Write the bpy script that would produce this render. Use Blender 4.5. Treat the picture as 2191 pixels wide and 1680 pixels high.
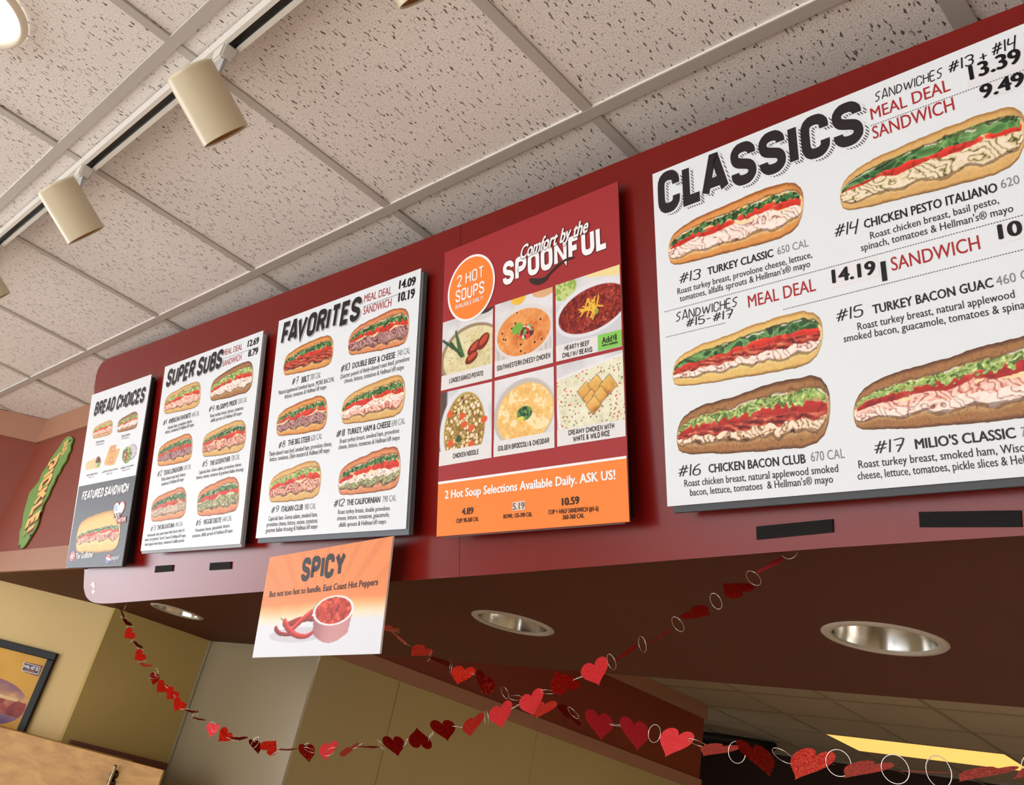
import bpy, bmesh, math, random
import numpy as np
from mathutils import Vector, Matrix

for o in list(bpy.data.objects): bpy.data.objects.remove(o, do_unlink=True)
S = bpy.context.scene
C = S.collection
random.seed(7)

# ------------------------------------------------------------------ camera
F, PX, PY, IW, IH = 1877.70, 975.15, 688.42, 2191.0, 1680.0
R = np.array([[0.6891042057947919, 0.690058239184424, 0.22125781362388408],
              [-0.2140718080023274, 0.4855459022750286, -0.8475956806181489],
              [-0.6923212076590922, 0.5367166881303588, 0.4823137382532613]])
EYE = np.array([0, 0, 1.5])
cam = bpy.data.cameras.new('camera'); co = bpy.data.objects.new('camera', cam); C.objects.link(co)
cam.sensor_width = 36; cam.sensor_fit = 'HORIZONTAL'; cam.lens = F / IW * 36
cam.shift_x = (IW / 2 - PX) / IW; cam.shift_y = (PY - IH / 2) / IW
cam.clip_start = 0.02; cam.clip_end = 60
m = Matrix([[R[0][i], -R[1][i], -R[2][i], EYE[i]] for i in range(3)] + [[0, 0, 0, 1]])
co.matrix_world = m
S.camera = co

# ------------------------------------------------------------------ world, daylight, exposure
S.view_settings.view_transform = 'Standard'; S.view_settings.look = 'None'
S.view_settings.gamma = 1.0; S.view_settings.use_curve_mapping = False
S.view_settings.exposure = 0.21
S.display_settings.display_device = 'sRGB'
W = bpy.data.worlds.new('world'); S.world = W; W.use_nodes = True
bg = W.node_tree.nodes['Background']; bg.inputs[0].default_value = (0.80, 0.90, 1.0, 1); bg.inputs[1].default_value = 1.0

def area(name, loc, target, sx, sy, power, col):
    l = bpy.data.lights.new(name, 'AREA'); l.shape = 'RECTANGLE'; l.size = sx; l.size_y = sy; l.energy = power; l.color = col
    o = bpy.data.objects.new(name, l); C.objects.link(o); o.location = loc
    d = Vector(target) - Vector(loc); o.rotation_euler = d.to_track_quat('-Z', 'Y').to_euler(); return o
area('daylight_back_window', (-2.2, -5.35, 1.25), (-2.2, 0, 1.8), 6.4, 1.9, 150, (0.95, 0.98, 1.0))
area('daylight_left_window', (-8.85, -2.0, 1.25), (0, -2.0, 1.6), 5.0, 1.9, 135, (0.95, 0.96, 1.0))
area('kitchen_fill_light', (0.6, 4.3, 2.70), (0.6, 4.3, 0), 1.2, 2.4, 115, (1.0, 0.92, 0.80))  # unseen fill lamp added to brighten the kitchen, apart from the modelled troffer
sl = bpy.data.lights.new('sun', 'SUN'); sl.energy = 13.0; sl.angle = math.radians(1); sl.color = (1.0, 0.96, 0.92)
so_ = bpy.data.objects.new('sun', sl); C.objects.link(so_); so_.rotation_euler = Vector((0.18, 1.0, -0.72)).to_track_quat('-Z', 'Y').to_euler()

# ------------------------------------------------------------------ rays and planes
def ray(x, y):
    d = R.T @ np.array([(x - PX) / F, (y - PY) / F, 1.0]); return d / np.linalg.norm(d)
def onZ(x, y, z): d = ray(x, y); return EYE + d * (z - EYE[2]) / d[2]
def onY(x, y, Y): d = ray(x, y); return EYE + d * Y / d[1]
def onX(x, y, X): d = ray(x, y); return EYE + d * X / d[0]
class Plane:
    """p0 origin, U right, V up, N towards the room"""
    def __init__(s, p0, U, V):
        s.p0 = np.array(p0, float); s.U = np.array(U, float); s.U /= np.linalg.norm(s.U)
        V = np.array(V, float); V = V - s.U * (V @ s.U); s.V = V / np.linalg.norm(V)
        s.N = np.cross(s.U, s.V)
    def loc(s, x, y):
        d = ray(x, y); t = (s.N @ (s.p0 - EYE)) / (s.N @ d); q = EYE + d * t - s.p0
        return np.array([q @ s.U, q @ s.V])
    def at(s, u, v, w=0.0): return s.p0 + s.U * u + s.V * v + s.N * w
TH, YW = 0.26670, -0.005795
cy, sy = math.cos(YW), math.sin(YW)
BP = Plane((0, 0.75 * 1.64694, 1.5), (cy, sy, 0), (sy * math.sin(TH), -cy * math.sin(TH), math.cos(TH)))     # faces of the menu boards
TP = math.atan(0.3115)
PP = Plane((0, 1.2993, 1.5), (cy, sy, 0), (sy * math.sin(TP), -cy * math.sin(TP), math.cos(TP)))               # red laminate backing

# ------------------------------------------------------------------ materials
def lin(c):
    c = np.array(c, float) / 255.0
    return np.where(c <= 0.04045, c / 12.92, ((c + 0.055) / 1.055) ** 2.4)
MATS = {}
def mat(name, col, rough=0.5, metal=0.0, spec=0.5, emit=None, estr=0.0, noise=0.0, nscale=20.0, bump=0.0, coat=0.0):
    if name in MATS: return MATS[name]
    m = bpy.data.materials.new(name); m.use_nodes = True; nt = m.node_tree; b = nt.nodes['Principled BSDF']
    c = tuple(lin(col)) + (1,)
    b.inputs['Base Color'].default_value = c; b.inputs['Roughness'].default_value = rough
    b.inputs['Metallic'].default_value = metal; b.inputs['Specular IOR Level'].default_value = spec
    b.inputs['Coat Weight'].default_value = coat
    if emit is not None:
        b.inputs['Emission Color'].default_value = tuple(lin(emit)) + (1,); b.inputs['Emission Strength'].default_value = estr
    if noise > 0 or bump > 0:
        g = nt.nodes.new('ShaderNodeNewGeometry'); n = nt.nodes.new('ShaderNodeTexNoise')
        n.inputs['Scale'].default_value = nscale; n.inputs['Detail'].default_value = 5
        nt.links.new(g.outputs['Position'], n.inputs['Vector'])
        if noise > 0:
            mx = nt.nodes.new('ShaderNodeMix'); mx.data_type = 'RGBA'; mx.blend_type = 'MULTIPLY'
            mp = nt.nodes.new('ShaderNodeMapRange'); mp.inputs[1].default_value = 0.3; mp.inputs[2].default_value = 0.7
            mp.inputs[3].default_value = 1 - noise; mp.inputs[4].default_value = 1.0
            nt.links.new(n.outputs['Fac'], mp.inputs[0]); mx.inputs[0].default_value = 1
            mx.inputs[6].default_value = c; nt.links.new(mp.outputs[0], mx.inputs[7]); nt.links.new(mx.outputs[2], b.inputs['Base Color'])
        if bump > 0:
            bp = nt.nodes.new('ShaderNodeBump'); bp.inputs['Strength'].default_value = bump; bp.inputs['Distance'].default_value = 0.002
            nt.links.new(n.outputs['Fac'], bp.inputs['Height']); nt.links.new(bp.outputs[0], b.inputs['Normal'])
    MATS[name] = m; return m

def tile_mat():
    m = bpy.data.materials.new('fissured_tile'); m.use_nodes = True; nt = m.node_tree; b = nt.nodes['Principled BSDF']; L = nt.links.new
    def N(t, **k):
        n = nt.nodes.new(t)
        for a, v in k.items(): setattr(n, a, v)
        return n
    g = N('ShaderNodeNewGeometry')
    # warp
    nz = N('ShaderNodeTexNoise'); nz.inputs['Scale'].default_value = 130; nz.inputs['Detail'].default_value = 3; L(g.outputs['Position'], nz.inputs['Vector'])
    sb = N('ShaderNodeVectorMath', operation='SUBTRACT'); L(nz.outputs['Color'], sb.inputs[0]); sb.inputs[1].default_value = (.5, .5, .5)
    sc = N('ShaderNodeVectorMath', operation='SCALE'); L(sb.outputs[0], sc.inputs[0]); sc.inputs['Scale'].default_value = 0.0085
    ad = N('ShaderNodeVectorMath', operation='ADD'); L(g.outputs['Position'], ad.inputs[0]); L(sc.outputs[0], ad.inputs[1])
    def dashes(scale, stretch, thr, rot, offs):
        mp = N('ShaderNodeMapping'); mp.inputs['Rotation'].default_value = (0, 0, rot); mp.inputs['Scale'].default_value = (1, stretch, 1); mp.inputs['Location'].default_value = offs
        L(ad.outputs[0], mp.inputs['Vector'])
        v = N('ShaderNodeTexVoronoi', voronoi_dimensions='2D'); v.inputs['Scale'].default_value = scale; v.inputs['Randomness'].default_value = 1
        L(mp.outputs[0], v.inputs['Vector'])
        # threshold varies per cell
        sp = N('ShaderNodeSeparateColor'); L(v.outputs['Color'], sp.inputs[0])
        mr = N('ShaderNodeMapRange'); mr.inputs[1].default_value = 0.15; mr.inputs[2].default_value = 1; mr.inputs[3].default_value = 0.0; mr.inputs[4].default_value = thr; L(sp.outputs[0], mr.inputs[0])
        s = N('ShaderNodeMath', operation='SUBTRACT'); L(mr.outputs[0], s.inputs[0]); L(v.outputs['Distance'], s.inputs[1])
        k = N('ShaderNodeMapRange'); k.inputs[1].default_value = 0.0; k.inputs[2].default_value = 0.05; k.inputs[3].default_value = 0; k.inputs[4].default_value = 1; L(s.outputs[0], k.inputs[0])
        return k
    a = dashes(98, 0.29, 0.185, 0.25, (0, 0, 0)); c = dashes(84, 0.55, 0.13, -0.5, (3.1, 1.7, 0)); e = dashes(88, 0.13, 0.13, -0.05, (1.3, 5.2, 0))
    v3 = N('ShaderNodeTexVoronoi', voronoi_dimensions='2D'); v3.inputs['Scale'].default_value = 210; L(g.outputs['Position'], v3.inputs['Vector'])
    k3 = N('ShaderNodeMapRange'); k3.inputs[1].default_value = 0.20; k3.inputs[2].default_value = 0.12; k3.inputs[3].default_value = 0; k3.inputs[4].default_value = 0.34; L(v3.outputs['Distance'], k3.inputs[0])
    mx = N('ShaderNodeMath', operation='MAXIMUM'); L(a.outputs[0], mx.inputs[0]); L(c.outputs[0], mx.inputs[1])
    mx1 = N('ShaderNodeMath', operation='MAXIMUM'); L(mx.outputs[0], mx1.inputs[0]); L(e.outputs[0], mx1.inputs[1])
    mx2 = N('ShaderNodeMath', operation='MAXIMUM'); L(mx1.outputs[0], mx2.inputs[0]); L(k3.outputs[0], mx2.inputs[1])
    cm = N('ShaderNodeMix', data_type='RGBA'); L(mx2.outputs[0], cm.inputs[0])
    cm.inputs[6].default_value = tuple(lin((232, 226, 222))) + (1,); cm.inputs[7].default_value = tuple(lin((104, 92, 82))) + (1,)
    L(cm.outputs[2], b.inputs['Base Color'])
    fn = N('ShaderNodeTexNoise'); fn.inputs['Scale'].default_value = 420; L(g.outputs['Position'], fn.inputs['Vector'])
    hh = N('ShaderNodeMath', operation='MULTIPLY_ADD'); L(mx2.outputs[0], hh.inputs[0]); hh.inputs[1].default_value = -1.0
    fs = N('ShaderNodeMath', operation='MULTIPLY'); L(fn.outputs['Fac'], fs.inputs[0]); fs.inputs[1].default_value = 0.10; L(fs.outputs[0], hh.inputs[2])
    bp = N('ShaderNodeBump'); bp.inputs['Strength'].default_value = 0.8; bp.inputs['Distance'].default_value = 0.0016; L(hh.outputs[0], bp.inputs['Height']); L(bp.outputs[0], b.inputs['Normal'])
    b.inputs['Roughness'].default_value = 0.95; b.inputs['Specular IOR Level'].default_value = 0.1
    return m

def foil_mat(name, base, gscale, spark, rough):
    m = bpy.data.materials.new(name); m.use_nodes = True; nt = m.node_tree; b = nt.nodes['Principled BSDF']; L = nt.links.new
    g = nt.nodes.new('ShaderNodeNewGeometry')
    v = nt.nodes.new('ShaderNodeTexVoronoi'); v.inputs['Scale'].default_value = gscale; L(g.outputs['Position'], v.inputs['Vector'])
    mp = nt.nodes.new('ShaderNodeMapRange'); mp.inputs[1].default_value = .45; mp.inputs[2].default_value = 1; mp.inputs[3].default_value = 0; mp.inputs[4].default_value = 1
    sp = nt.nodes.new('ShaderNodeSeparateColor'); L(v.outputs['Color'], sp.inputs[0]); L(sp.outputs[1], mp.inputs[0])
    cm = nt.nodes.new('ShaderNodeMix'); cm.data_type = 'RGBA'; L(mp.outputs[0], cm.inputs[0])
    cm.inputs[6].default_value = tuple(lin(base)) + (1,); cm.inputs[7].default_value = tuple(lin(spark)) + (1,)
    L(cm.outputs[2], b.inputs['Base Color'])
    # every flake leans its own way
    s1 = nt.nodes.new('ShaderNodeVectorMath'); s1.operation = 'SUBTRACT'; L(v.outputs['Color'], s1.inputs[0]); s1.inputs[1].default_value = (.5, .5, .5)
    s2 = nt.nodes.new('ShaderNodeVectorMath'); s2.operation = 'SCALE'; L(s1.outputs[0], s2.inputs[0]); s2.inputs['Scale'].default_value = 0.5 if rough > .2 else 0.10
    s3 = nt.nodes.new('ShaderNodeVectorMath'); s3.operation = 'ADD'; L(s2.outputs[0], s3.inputs[0]); L(g.outputs['Normal'], s3.inputs[1])
    s4 = nt.nodes.new('ShaderNodeVectorMath'); s4.operation = 'NORMALIZE'; L(s3.outputs[0], s4.inputs[0]); L(s4.outputs[0], b.inputs['Normal'])
    b.inputs['Metallic'].default_value = 0.85 if rough > .2 else .6; b.inputs['Roughness'].default_value = rough if rough > .2 else .36
    return m

def print_mat():
    m = bpy.data.materials.new('printed_picture'); m.use_nodes = True; nt = m.node_tree; b = nt.nodes['Principled BSDF']
    a = nt.nodes.new('ShaderNodeAttribute'); a.attribute_name = 'Col'; nt.links.new(a.outputs['Color'], b.inputs['Base Color'])
    b.inputs['Roughness'].default_value = 0.42; b.inputs['Specular IOR Level'].default_value = 0.22
    return m
def hatch_mat():
    m = bpy.data.materials.new('hatched_ink'); m.use_nodes = True; nt = m.node_tree; b = nt.nodes['Principled BSDF']; L = nt.links.new
    g = nt.nodes.new('ShaderNodeNewGeometry'); w = nt.nodes.new('ShaderNodeTexWave'); w.wave_type = 'BANDS'; w.bands_direction = 'DIAGONAL'
    w.inputs['Scale'].default_value = 145; L(g.outputs['Position'], w.inputs['Vector'])
    r = nt.nodes.new('ShaderNodeMapRange'); r.inputs[1].default_value = .35; r.inputs[2].default_value = .6; L(w.outputs['Fac'], r.inputs[0])
    cm = nt.nodes.new('ShaderNodeMix'); cm.data_type = 'RGBA'; L(r.outputs[0], cm.inputs[0])
    cm.inputs[6].default_value = tuple(lin((60, 56, 60))) + (1,); cm.inputs[7].default_value = tuple(lin((232, 236, 240))) + (1,)
    L(cm.outputs[2], b.inputs['Base Color']); b.inputs['Roughness'].default_value = .38
    return m
def wood_mat():
    m = bpy.data.materials.new('birch_ply'); m.use_nodes = True; nt = m.node_tree; b = nt.nodes['Principled BSDF']; L = nt.links.new
    g = nt.nodes.new('ShaderNodeNewGeometry')
    mp = nt.nodes.new('ShaderNodeMapping'); mp.inputs['Scale'].default_value = (3, 3, 9); L(g.outputs['Position'], mp.inputs[0])
    n = nt.nodes.new('ShaderNodeTexNoise'); n.inputs['Scale'].default_value = 4; n.inputs['Detail'].default_value = 6; n.inputs['Distortion'].default_value = .6; L(mp.outputs[0], n.inputs[0])
    r = nt.nodes.new('ShaderNodeValToRGB'); r.color_ramp.elements[0].position = .3; r.color_ramp.elements[1].position = .72
    r.color_ramp.elements[0].color = tuple(lin((178, 128, 62))) + (1,); r.color_ramp.elements[1].color = tuple(lin((214, 164, 88))) + (1,)
    L(n.outputs['Fac'], r.inputs[0]); L(r.outputs[0], b.inputs['Base Color']); b.inputs['Roughness'].default_value = .45
    return m

TILE = tile_mat(); PRINT = print_mat(); HATCH = hatch_mat(); WOOD = wood_mat()
TEE = mat('tee_paint', (180, 173, 165), 0.5)
RED = mat('red_laminate', (118, 17, 12), 0.24, spec=0.3, bump=0.06, nscale=700)
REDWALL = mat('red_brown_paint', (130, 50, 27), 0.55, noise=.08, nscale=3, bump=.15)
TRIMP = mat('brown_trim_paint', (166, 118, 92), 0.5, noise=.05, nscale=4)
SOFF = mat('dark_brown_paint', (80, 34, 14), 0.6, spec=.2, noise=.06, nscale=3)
TAN = mat('tan_paint', (224, 196, 134), 0.6, noise=.06, nscale=2.5, bump=.1)
OLIVE = mat('olive_tan_paint', (196, 172, 104), 0.6, noise=.06, nscale=2.5, bump=.1)
FRP = mat('glossy_wall_panel', (158, 144, 116), 0.22, noise=.06, nscale=2, bump=.35)
FRP2 = mat('tan_wall_panel', (184, 164, 112), 0.45, noise=.05, nscale=2, bump=.15)
WHITEB = mat('white_print', (226, 233, 240), 0.38, spec=.2)
GREYE = mat('grey_edge', (96, 104, 112), 0.6)
BLACKM = mat('black_backing', (14, 13, 14), 0.7)
VELC = mat('velcro_fabric', (24, 23, 24), 0.95, bump=1.0, nscale=900, noise=.5)
INK = mat('black_ink', (34, 30, 33), 0.4, spec=.2)
INKT = mat('text_ink', (48, 44, 50), 0.45, spec=.2)
GREY = mat('grey_ink', (128, 130, 134), 0.45, spec=.2)
SHAD = mat('light_grey_ink', (176, 178, 182), 0.45, spec=.2)
REDI = mat('red_ink', (168, 40, 44), 0.42, spec=.2)
WINK = mat('white_ink', (240, 240, 244), 0.42, spec=.2)
PEN = mat('marker_ink', (22, 20, 22), 0.35, spec=.2)
CREAMI = mat('cream_ink', (240, 198, 120), 0.5)
DKRED = mat('dark_red_ink', (110, 28, 22), 0.5)
CHROME = mat('steel_wire', (215, 212, 205), 0.22, metal=1.0)
CREAMM = mat('cream_enamel', (206, 196, 168), 0.35, spec=.6)
WPLAS = mat('white_plastic', (214, 212, 206), 0.5)
BLKFR = mat('black_frame_wood', (22, 22, 26), 0.35, spec=.2)

# ------------------------------------------------------------------ object helpers
def mesh_obj(name, me, parent=None, m=None):
    o = bpy.data.objects.new(name, me); C.objects.link(o)
    if m is not None and not me.materials: me.materials.append(m)
    if parent is not None: o.parent = parent
    return o
def bm_obj(name, bm, m, parent=None, smooth=False):
    me = bpy.data.meshes.new(name); bm.normal_update(); bm.to_mesh(me); bm.free()
    if smooth:
        for p in me.polygons: p.use_smooth = True
    return mesh_obj(name, me, parent, m)
def empty(name, loc=(0, 0, 0)):
    o = bpy.data.objects.new(name, None); C.objects.link(o); o.empty_display_size = .05; return o
def tag(o, label=None, cat=None, group=None, kind=None):
    if label: o['label'] = label
    if cat: o['category'] = cat
    if group: o['group'] = group
    if kind: o['kind'] = kind
    return o
def from_py(name, V, Fc, m, parent=None):
    me = bpy.data.meshes.new(name); me.from_pydata([tuple(map(float, v)) for v in V], [], Fc); me.update()
    return mesh_obj(name, me, parent, m)
def prism_pts(bm, front, back):
    """closed prism between two matching rings of 3D points"""
    a = [bm.verts.new(tuple(p)) for p in front]; b = [bm.verts.new(tuple(p)) for p in back]
    bm.faces.new(a); bm.faces.new(b[::-1]); n = len(a)
    for i in range(n): bm.faces.new((a[i], b[i], b[(i + 1) % n], a[(i + 1) % n]))
def box(name, lo, hi, m, parent=None, bev=0.0):
    bm = bmesh.new(); lo = np.minimum(lo, hi) if False else lo
    (x0, y0, z0), (x1, y1, z1) = lo, hi
    prism_pts(bm, [(x0, y0, z0), (x1, y0, z0), (x1, y1, z0), (x0, y1, z0)], [(x0, y0, z1), (x1, y0, z1), (x1, y1, z1), (x0, y1, z1)])
    bmesh.ops.recalc_face_normals(bm, faces=bm.faces)
    if bev: bmesh.ops.bevel(bm, geom=bm.edges[:], offset=bev, segments=2, affect='EDGES')
    return bm_obj(name, bm, m, parent)
def poly_prism(name, pts2, z0, z1, m, parent=None):
    bm = bmesh.new(); prism_pts(bm, [(x, y, z0) for x, y in pts2], [(x, y, z1) for x, y in pts2])
    bmesh.ops.recalc_face_normals(bm, faces=bm.faces); return bm_obj(name, bm, m, parent)
def clip(poly, a, b, c):
    """keep a*x+b*y<=c"""
    out = []
    for i in range(len(poly)):
        p, q = poly[i], poly[(i + 1) % len(poly)]; dp = a * p[0] + b * p[1] - c; dq = a * q[0] + b * q[1] - c
        if dp <= 0: out.append(p)
        if dp * dq < 0: t = dp / (dp - dq); out.append((p[0] + (q[0] - p[0]) * t, p[1] + (q[1] - p[1]) * t))
    return out
def rev(bm, prof, org, axis, side, seg=32, capa=True, capb=True):
    """surface of revolution: prof [(r, t)], along axis from org"""
    A = Vector(axis).normalized(); X = Vector(side); X = (X - A * X.dot(A)).normalized(); Y = A.cross(X); O = Vector(org); rings = []
    for r, t in prof:
        rings.append([bm.verts.new(O + A * t + (X * math.cos(2 * math.pi * k / seg) + Y * math.sin(2 * math.pi * k / seg)) * r) for k in range(seg)])
    for a, b in zip(rings, rings[1:]):
        for k in range(seg): bm.faces.new((a[k], a[(k + 1) % seg], b[(k + 1) % seg], b[k]))
    if capa: bm.faces.new(rings[0][::-1])
    if capb: bm.faces.new(rings[-1])
def tube(bm, pts, r, seg=8, closed=False):
    P = [Vector(p) for p in pts]; n = len(P); rings = []; up = Vector((0.13, 0.21, 0.97))
    for i in range(n):
        t = (P[(i + 1) % n] - P[i - 1]) if (closed or 0 < i < n - 1) else (P[1] - P[0] if i == 0 else P[-1] - P[-2])
        t.normalize(); x = t.cross(up)
        if x.length < 1e-3: x = t.cross(Vector((1, 0, 0)))
        x.normalize(); y = t.cross(x)
        rings.append([bm.verts.new(P[i] + (x * math.cos(2 * math.pi * k / seg) + y * math.sin(2 * math.pi * k / seg)) * r) for k in range(seg)])
    m = n if closed else n - 1
    for i in range(m):
        a, b = rings[i], rings[(i + 1) % n]
        for k in range(seg): bm.faces.new((a[k], a[(k + 1) % seg], b[(k + 1) % seg], b[k]))
    if not closed: bm.faces.new(rings[0][::-1]); bm.faces.new(rings[-1])

# ------------------------------------------------------------------ the room
H = 2.7203; ZS = 1.96; YF = 1.168; DG = 5.62       # ceiling, soffit underside, fascia plane, angled wall y = x + DG
def struct(o): o['kind'] = 'structure'; return o
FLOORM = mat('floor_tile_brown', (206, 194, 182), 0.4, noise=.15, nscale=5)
WALLM = mat('far_wall_tan', (205, 186, 150), 0.7, noise=.05, nscale=2)
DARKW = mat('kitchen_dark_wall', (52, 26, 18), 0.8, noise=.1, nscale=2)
struct(box('floor', (-9.2, -5.7, -0.05), (3.7, 9.0, 0), FLOORM))
# back and left walls with window openings (behind the camera)
def wall_x(name, y0, y1, x0, x1, wins):
    bm = bmesh.new()
    xs = [x0] + [v for w in wins for v in w[:2]] + [x1]
    def bx(a, b, z0, z1): prism_pts(bm, [(a, y0, z0), (b, y0, z0), (b, y1, z0), (a, y1, z0)], [(a, y0, z1), (b, y0, z1), (b, y1, z1), (a, y1, z1)])
    for i in range(0, len(xs), 2): bx(xs[i], xs[i + 1], 0, H + .1)
    for w in wins: bx(w[0], w[1], 0, w[2]); bx(w[0], w[1], w[3], H + .1)
    bmesh.ops.recalc_face_normals(bm, faces=bm.faces); return struct(bm_obj(name, bm, WALLM))
wall_x('wall_back', -5.7, -5.5, -9.2, 3.7, [(-5.5, 1.1, .25, 2.3)])
o = wall_x('wall_left', 0, .2, -5.6, 1.0, [(-4.7, 0.55, .25, 2.3)])
o.matrix_world = Matrix(((0, -1, 0, -9.0), (1, 0, 0, 0), (0, 0, 1, 0), (0, 0, 0, 1)))
struct(box('wall_right', (3.5, -5.5, 0), (3.7, 9.0, H + .1), WALLM))
for nm, lo, hi, nb in (('window_1', (-5.5, -5.62, .25), (1.1, -5.56, 2.3), 4), ):
    w = empty(nm); struct(w)
    for i in range(nb + 1):
        x = lo[0] + (hi[0] - lo[0]) * i / nb; box('mullion', (x - .03, lo[1], lo[2]), (x + .03, hi[1], hi[2]), mat('dark_aluminium', (60, 55, 50), .4), w)
w = empty('window_2'); struct(w)
for i in range(4):
    y = -4.7 + 5.25 * i / 3; box('mullion', (-9.12, y - .03, .25), (-9.06, y + .03, 2.3), mat('dark_aluminium', (60, 55, 50), .4), w)
# far-left closing wall of the dining side and angled wall
def diag(u, w=0.0):   # u along the wall from x=-3.95 corner, w towards the room
    return (-3.95 - u * .70711 + w * .70711, -3.95 + DG - u * .70711 - w * .70711)
def diag_slab(name, u0, u1, z0, z1, w0, w1, m, parent=None):
    return poly_prism(name, [diag(u0, w1), diag(u1, w1), diag(u1, w0), diag(u0, w0)], z0, z1, m, parent)
struct(diag_slab('wall_angled', 0, 1.32, 0, ZS, -.12, 0, TAN))
struct(diag_slab('wall_angled_upper', 0.2, 1.32, ZS, H + .05, -.12, 0.0, REDWALL))
struct(diag_slab('trim_1', .3, 1.32, H - .122, H, 0, .012, TRIMP))
struct(diag_slab('trim_2', 0.72, 1.32, ZS, ZS + .088, 0, .012, TRIMP))
struct(box('wall_far_left', (-9.0, .745, 0), (-4.885, .865, H + .05), WALLM))
# soffit box over the counter
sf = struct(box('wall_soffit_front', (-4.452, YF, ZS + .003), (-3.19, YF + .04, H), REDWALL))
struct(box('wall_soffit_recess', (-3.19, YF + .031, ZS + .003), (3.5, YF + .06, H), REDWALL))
struct(box('trim_3', (-4.45, YF - .012, H - .122), (-3.19, YF, H), TRIMP))
struct(box('trim_4', (-4.45, YF - .012, ZS), (-3.19, YF, ZS + .088), TRIMP))
CANS = [(-3.42, 1.665), (-1.615, 1.675), (-.703, 1.70)]; CR = .108
cu = bpy.data.curves.new('soffit_outline', 'CURVE'); cu.dimensions = '2D'; cu.fill_mode = 'FRONT'
def spl(pts):
    s = cu.splines.new('POLY'); s.points.add(len(pts) - 1); s.use_cyclic_u = True
    for i, p in enumerate(pts): s.points[i].co = (p[0], p[1], 0, 1)
SY1 = 2.195
spl([(-4.452, YF), (-3.19, YF), (-3.19, YF + .03), (3.5, YF + .03), (3.5, SY1 + .03), (-3.95, SY1 - .055), (-3.95, 1.67)])
for cx, cyy in CANS: spl([(cx + (CR - .012) * math.cos(a * math.pi / 24), cyy + (CR - .012) * math.sin(a * math.pi / 24)) for a in range(48)])
tmp = bpy.data.objects.new('tmp', cu); C.objects.link(tmp); bpy.context.view_layer.update()
me = bpy.data.meshes.new_from_object(tmp.evaluated_get(bpy.context.evaluated_depsgraph_get())); bpy.data.objects.remove(tmp)
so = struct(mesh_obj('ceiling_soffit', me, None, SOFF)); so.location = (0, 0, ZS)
struct(from_py('wall_soffit_back', [(-3.95, SY1 - .055, ZS), (3.5, SY1 + .03, ZS), (3.5, SY1 + .03, H), (-3.95, SY1 - .055, H)], [(0, 1, 2, 3)], TRIMP))
bm = bmesh.new(); rr = random.Random(3)
for (x, y) in [(973, 1305), (1168, 1382), (1240, 1415), (1095, 1397), (1385, 1421), (1398, 1419), (1410, 1418), (1431, 1450), (1446, 1429), (1407, 1454), (1787, 1486), (1169, 1415), (1220, 1417)]:
    c = onZ(x, y, ZS - .0006); s = rr.uniform(.004, .009)
    vs = [bm.verts.new((c[0] + s * math.cos(a) * rr.uniform(.5, 1.4), c[1] + .5 * s * math.sin(a) * rr.uniform(.5, 1.2), c[2])) for a in np.linspace(0, 5.3, 6)]; bm.faces.new(vs)
tag(bm_obj('paint_scuff', bm, mat('scuffed_plaster', (170, 150, 130), .8), so), kind='stuff')
# counter side walls
struct(box('wall_olive', (-4.07, 1.64, 0), (-3.95, 2.19, ZS), OLIVE))
wt = struct(box('trim_5', (-3.95, 1.676, 1.405), (-3.935, 2.125, 1.434), mat('brown_rail', (112, 62, 44), .5)))
wp = struct(box('wall_partition', (-4.07, 2.14, 0), (-3.075, 2.152, ZS), FRP))
box('trim_edge', (-3.95, 2.132, 0), (-3.935, 2.14, ZS), mat('grey_trim', (150, 140, 118), .4), wp)
KX = -4.119; KZ0, KZ1, KZ2 = 1.5 + .607, 1.5 + .684, 1.5 + 1.118
struct(box('wall_kitchen_left', (KX - .12, 2.24, 0), (KX, 6.60, KZ0), FRP2))
struct(box('wall_kitchen_left_upper', (KX - .12, 2.24, KZ0), (KX, 6.60, H), REDWALL))
struct(box('trim_6', (KX, 2.24, KZ0), (KX + .014, 6.61, KZ1), TRIMP))
struct(box('trim_7', (KX, 2.24, KZ2), (KX + .014, 6.62, H), TRIMP))
for yy in (3.47, 4.69):
    struct(box('trim_8' if yy < 4 else 'trim_9', (KX, yy - .012, 0), (KX + .004, yy + .012, KZ0), FRP2))
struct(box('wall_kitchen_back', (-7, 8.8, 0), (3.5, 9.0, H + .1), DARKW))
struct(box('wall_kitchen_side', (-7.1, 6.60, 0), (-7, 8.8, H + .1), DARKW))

# ------------------------------------------------------------------ suspended ceiling
X0, Y1, T = -.90905, .8975, .61
ceil = struct(box('ceiling', (-9.2, -5.7, H + .02), (3.7, 9.0, H + .12), mat('plenum', (190, 182, 172), .9)))
def tile(x0, y0, x1, y1, planes, nm='ceiling_tile', dz=0, m=TILE):
    p = [(x0, y0), (x1, y0), (x1, y1), (x0, y1)]
    for a, b, c in planes: p = clip(p, a, b, c)
    if len(p) < 3: return
    poly_prism(nm, p, H + .003 + dz, H + .016, m, ceil)
main = [(0, 1, YF - .002), (-1, 1, DG - .01)]
r2 = random.Random(5)
for i in range(-3, 8):
    for j in range(-1, 3):
        x1 = X0 - (i - 1) * T; x0 = x1 - T; y1 = Y1 - (j - 1) * T; y0 = y1 - T
        tile(x0 + .003, y0 + .003, x1 - .003, y1 - .003, main, dz=r2.choice((0, 0, .0015, .003)))
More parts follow.
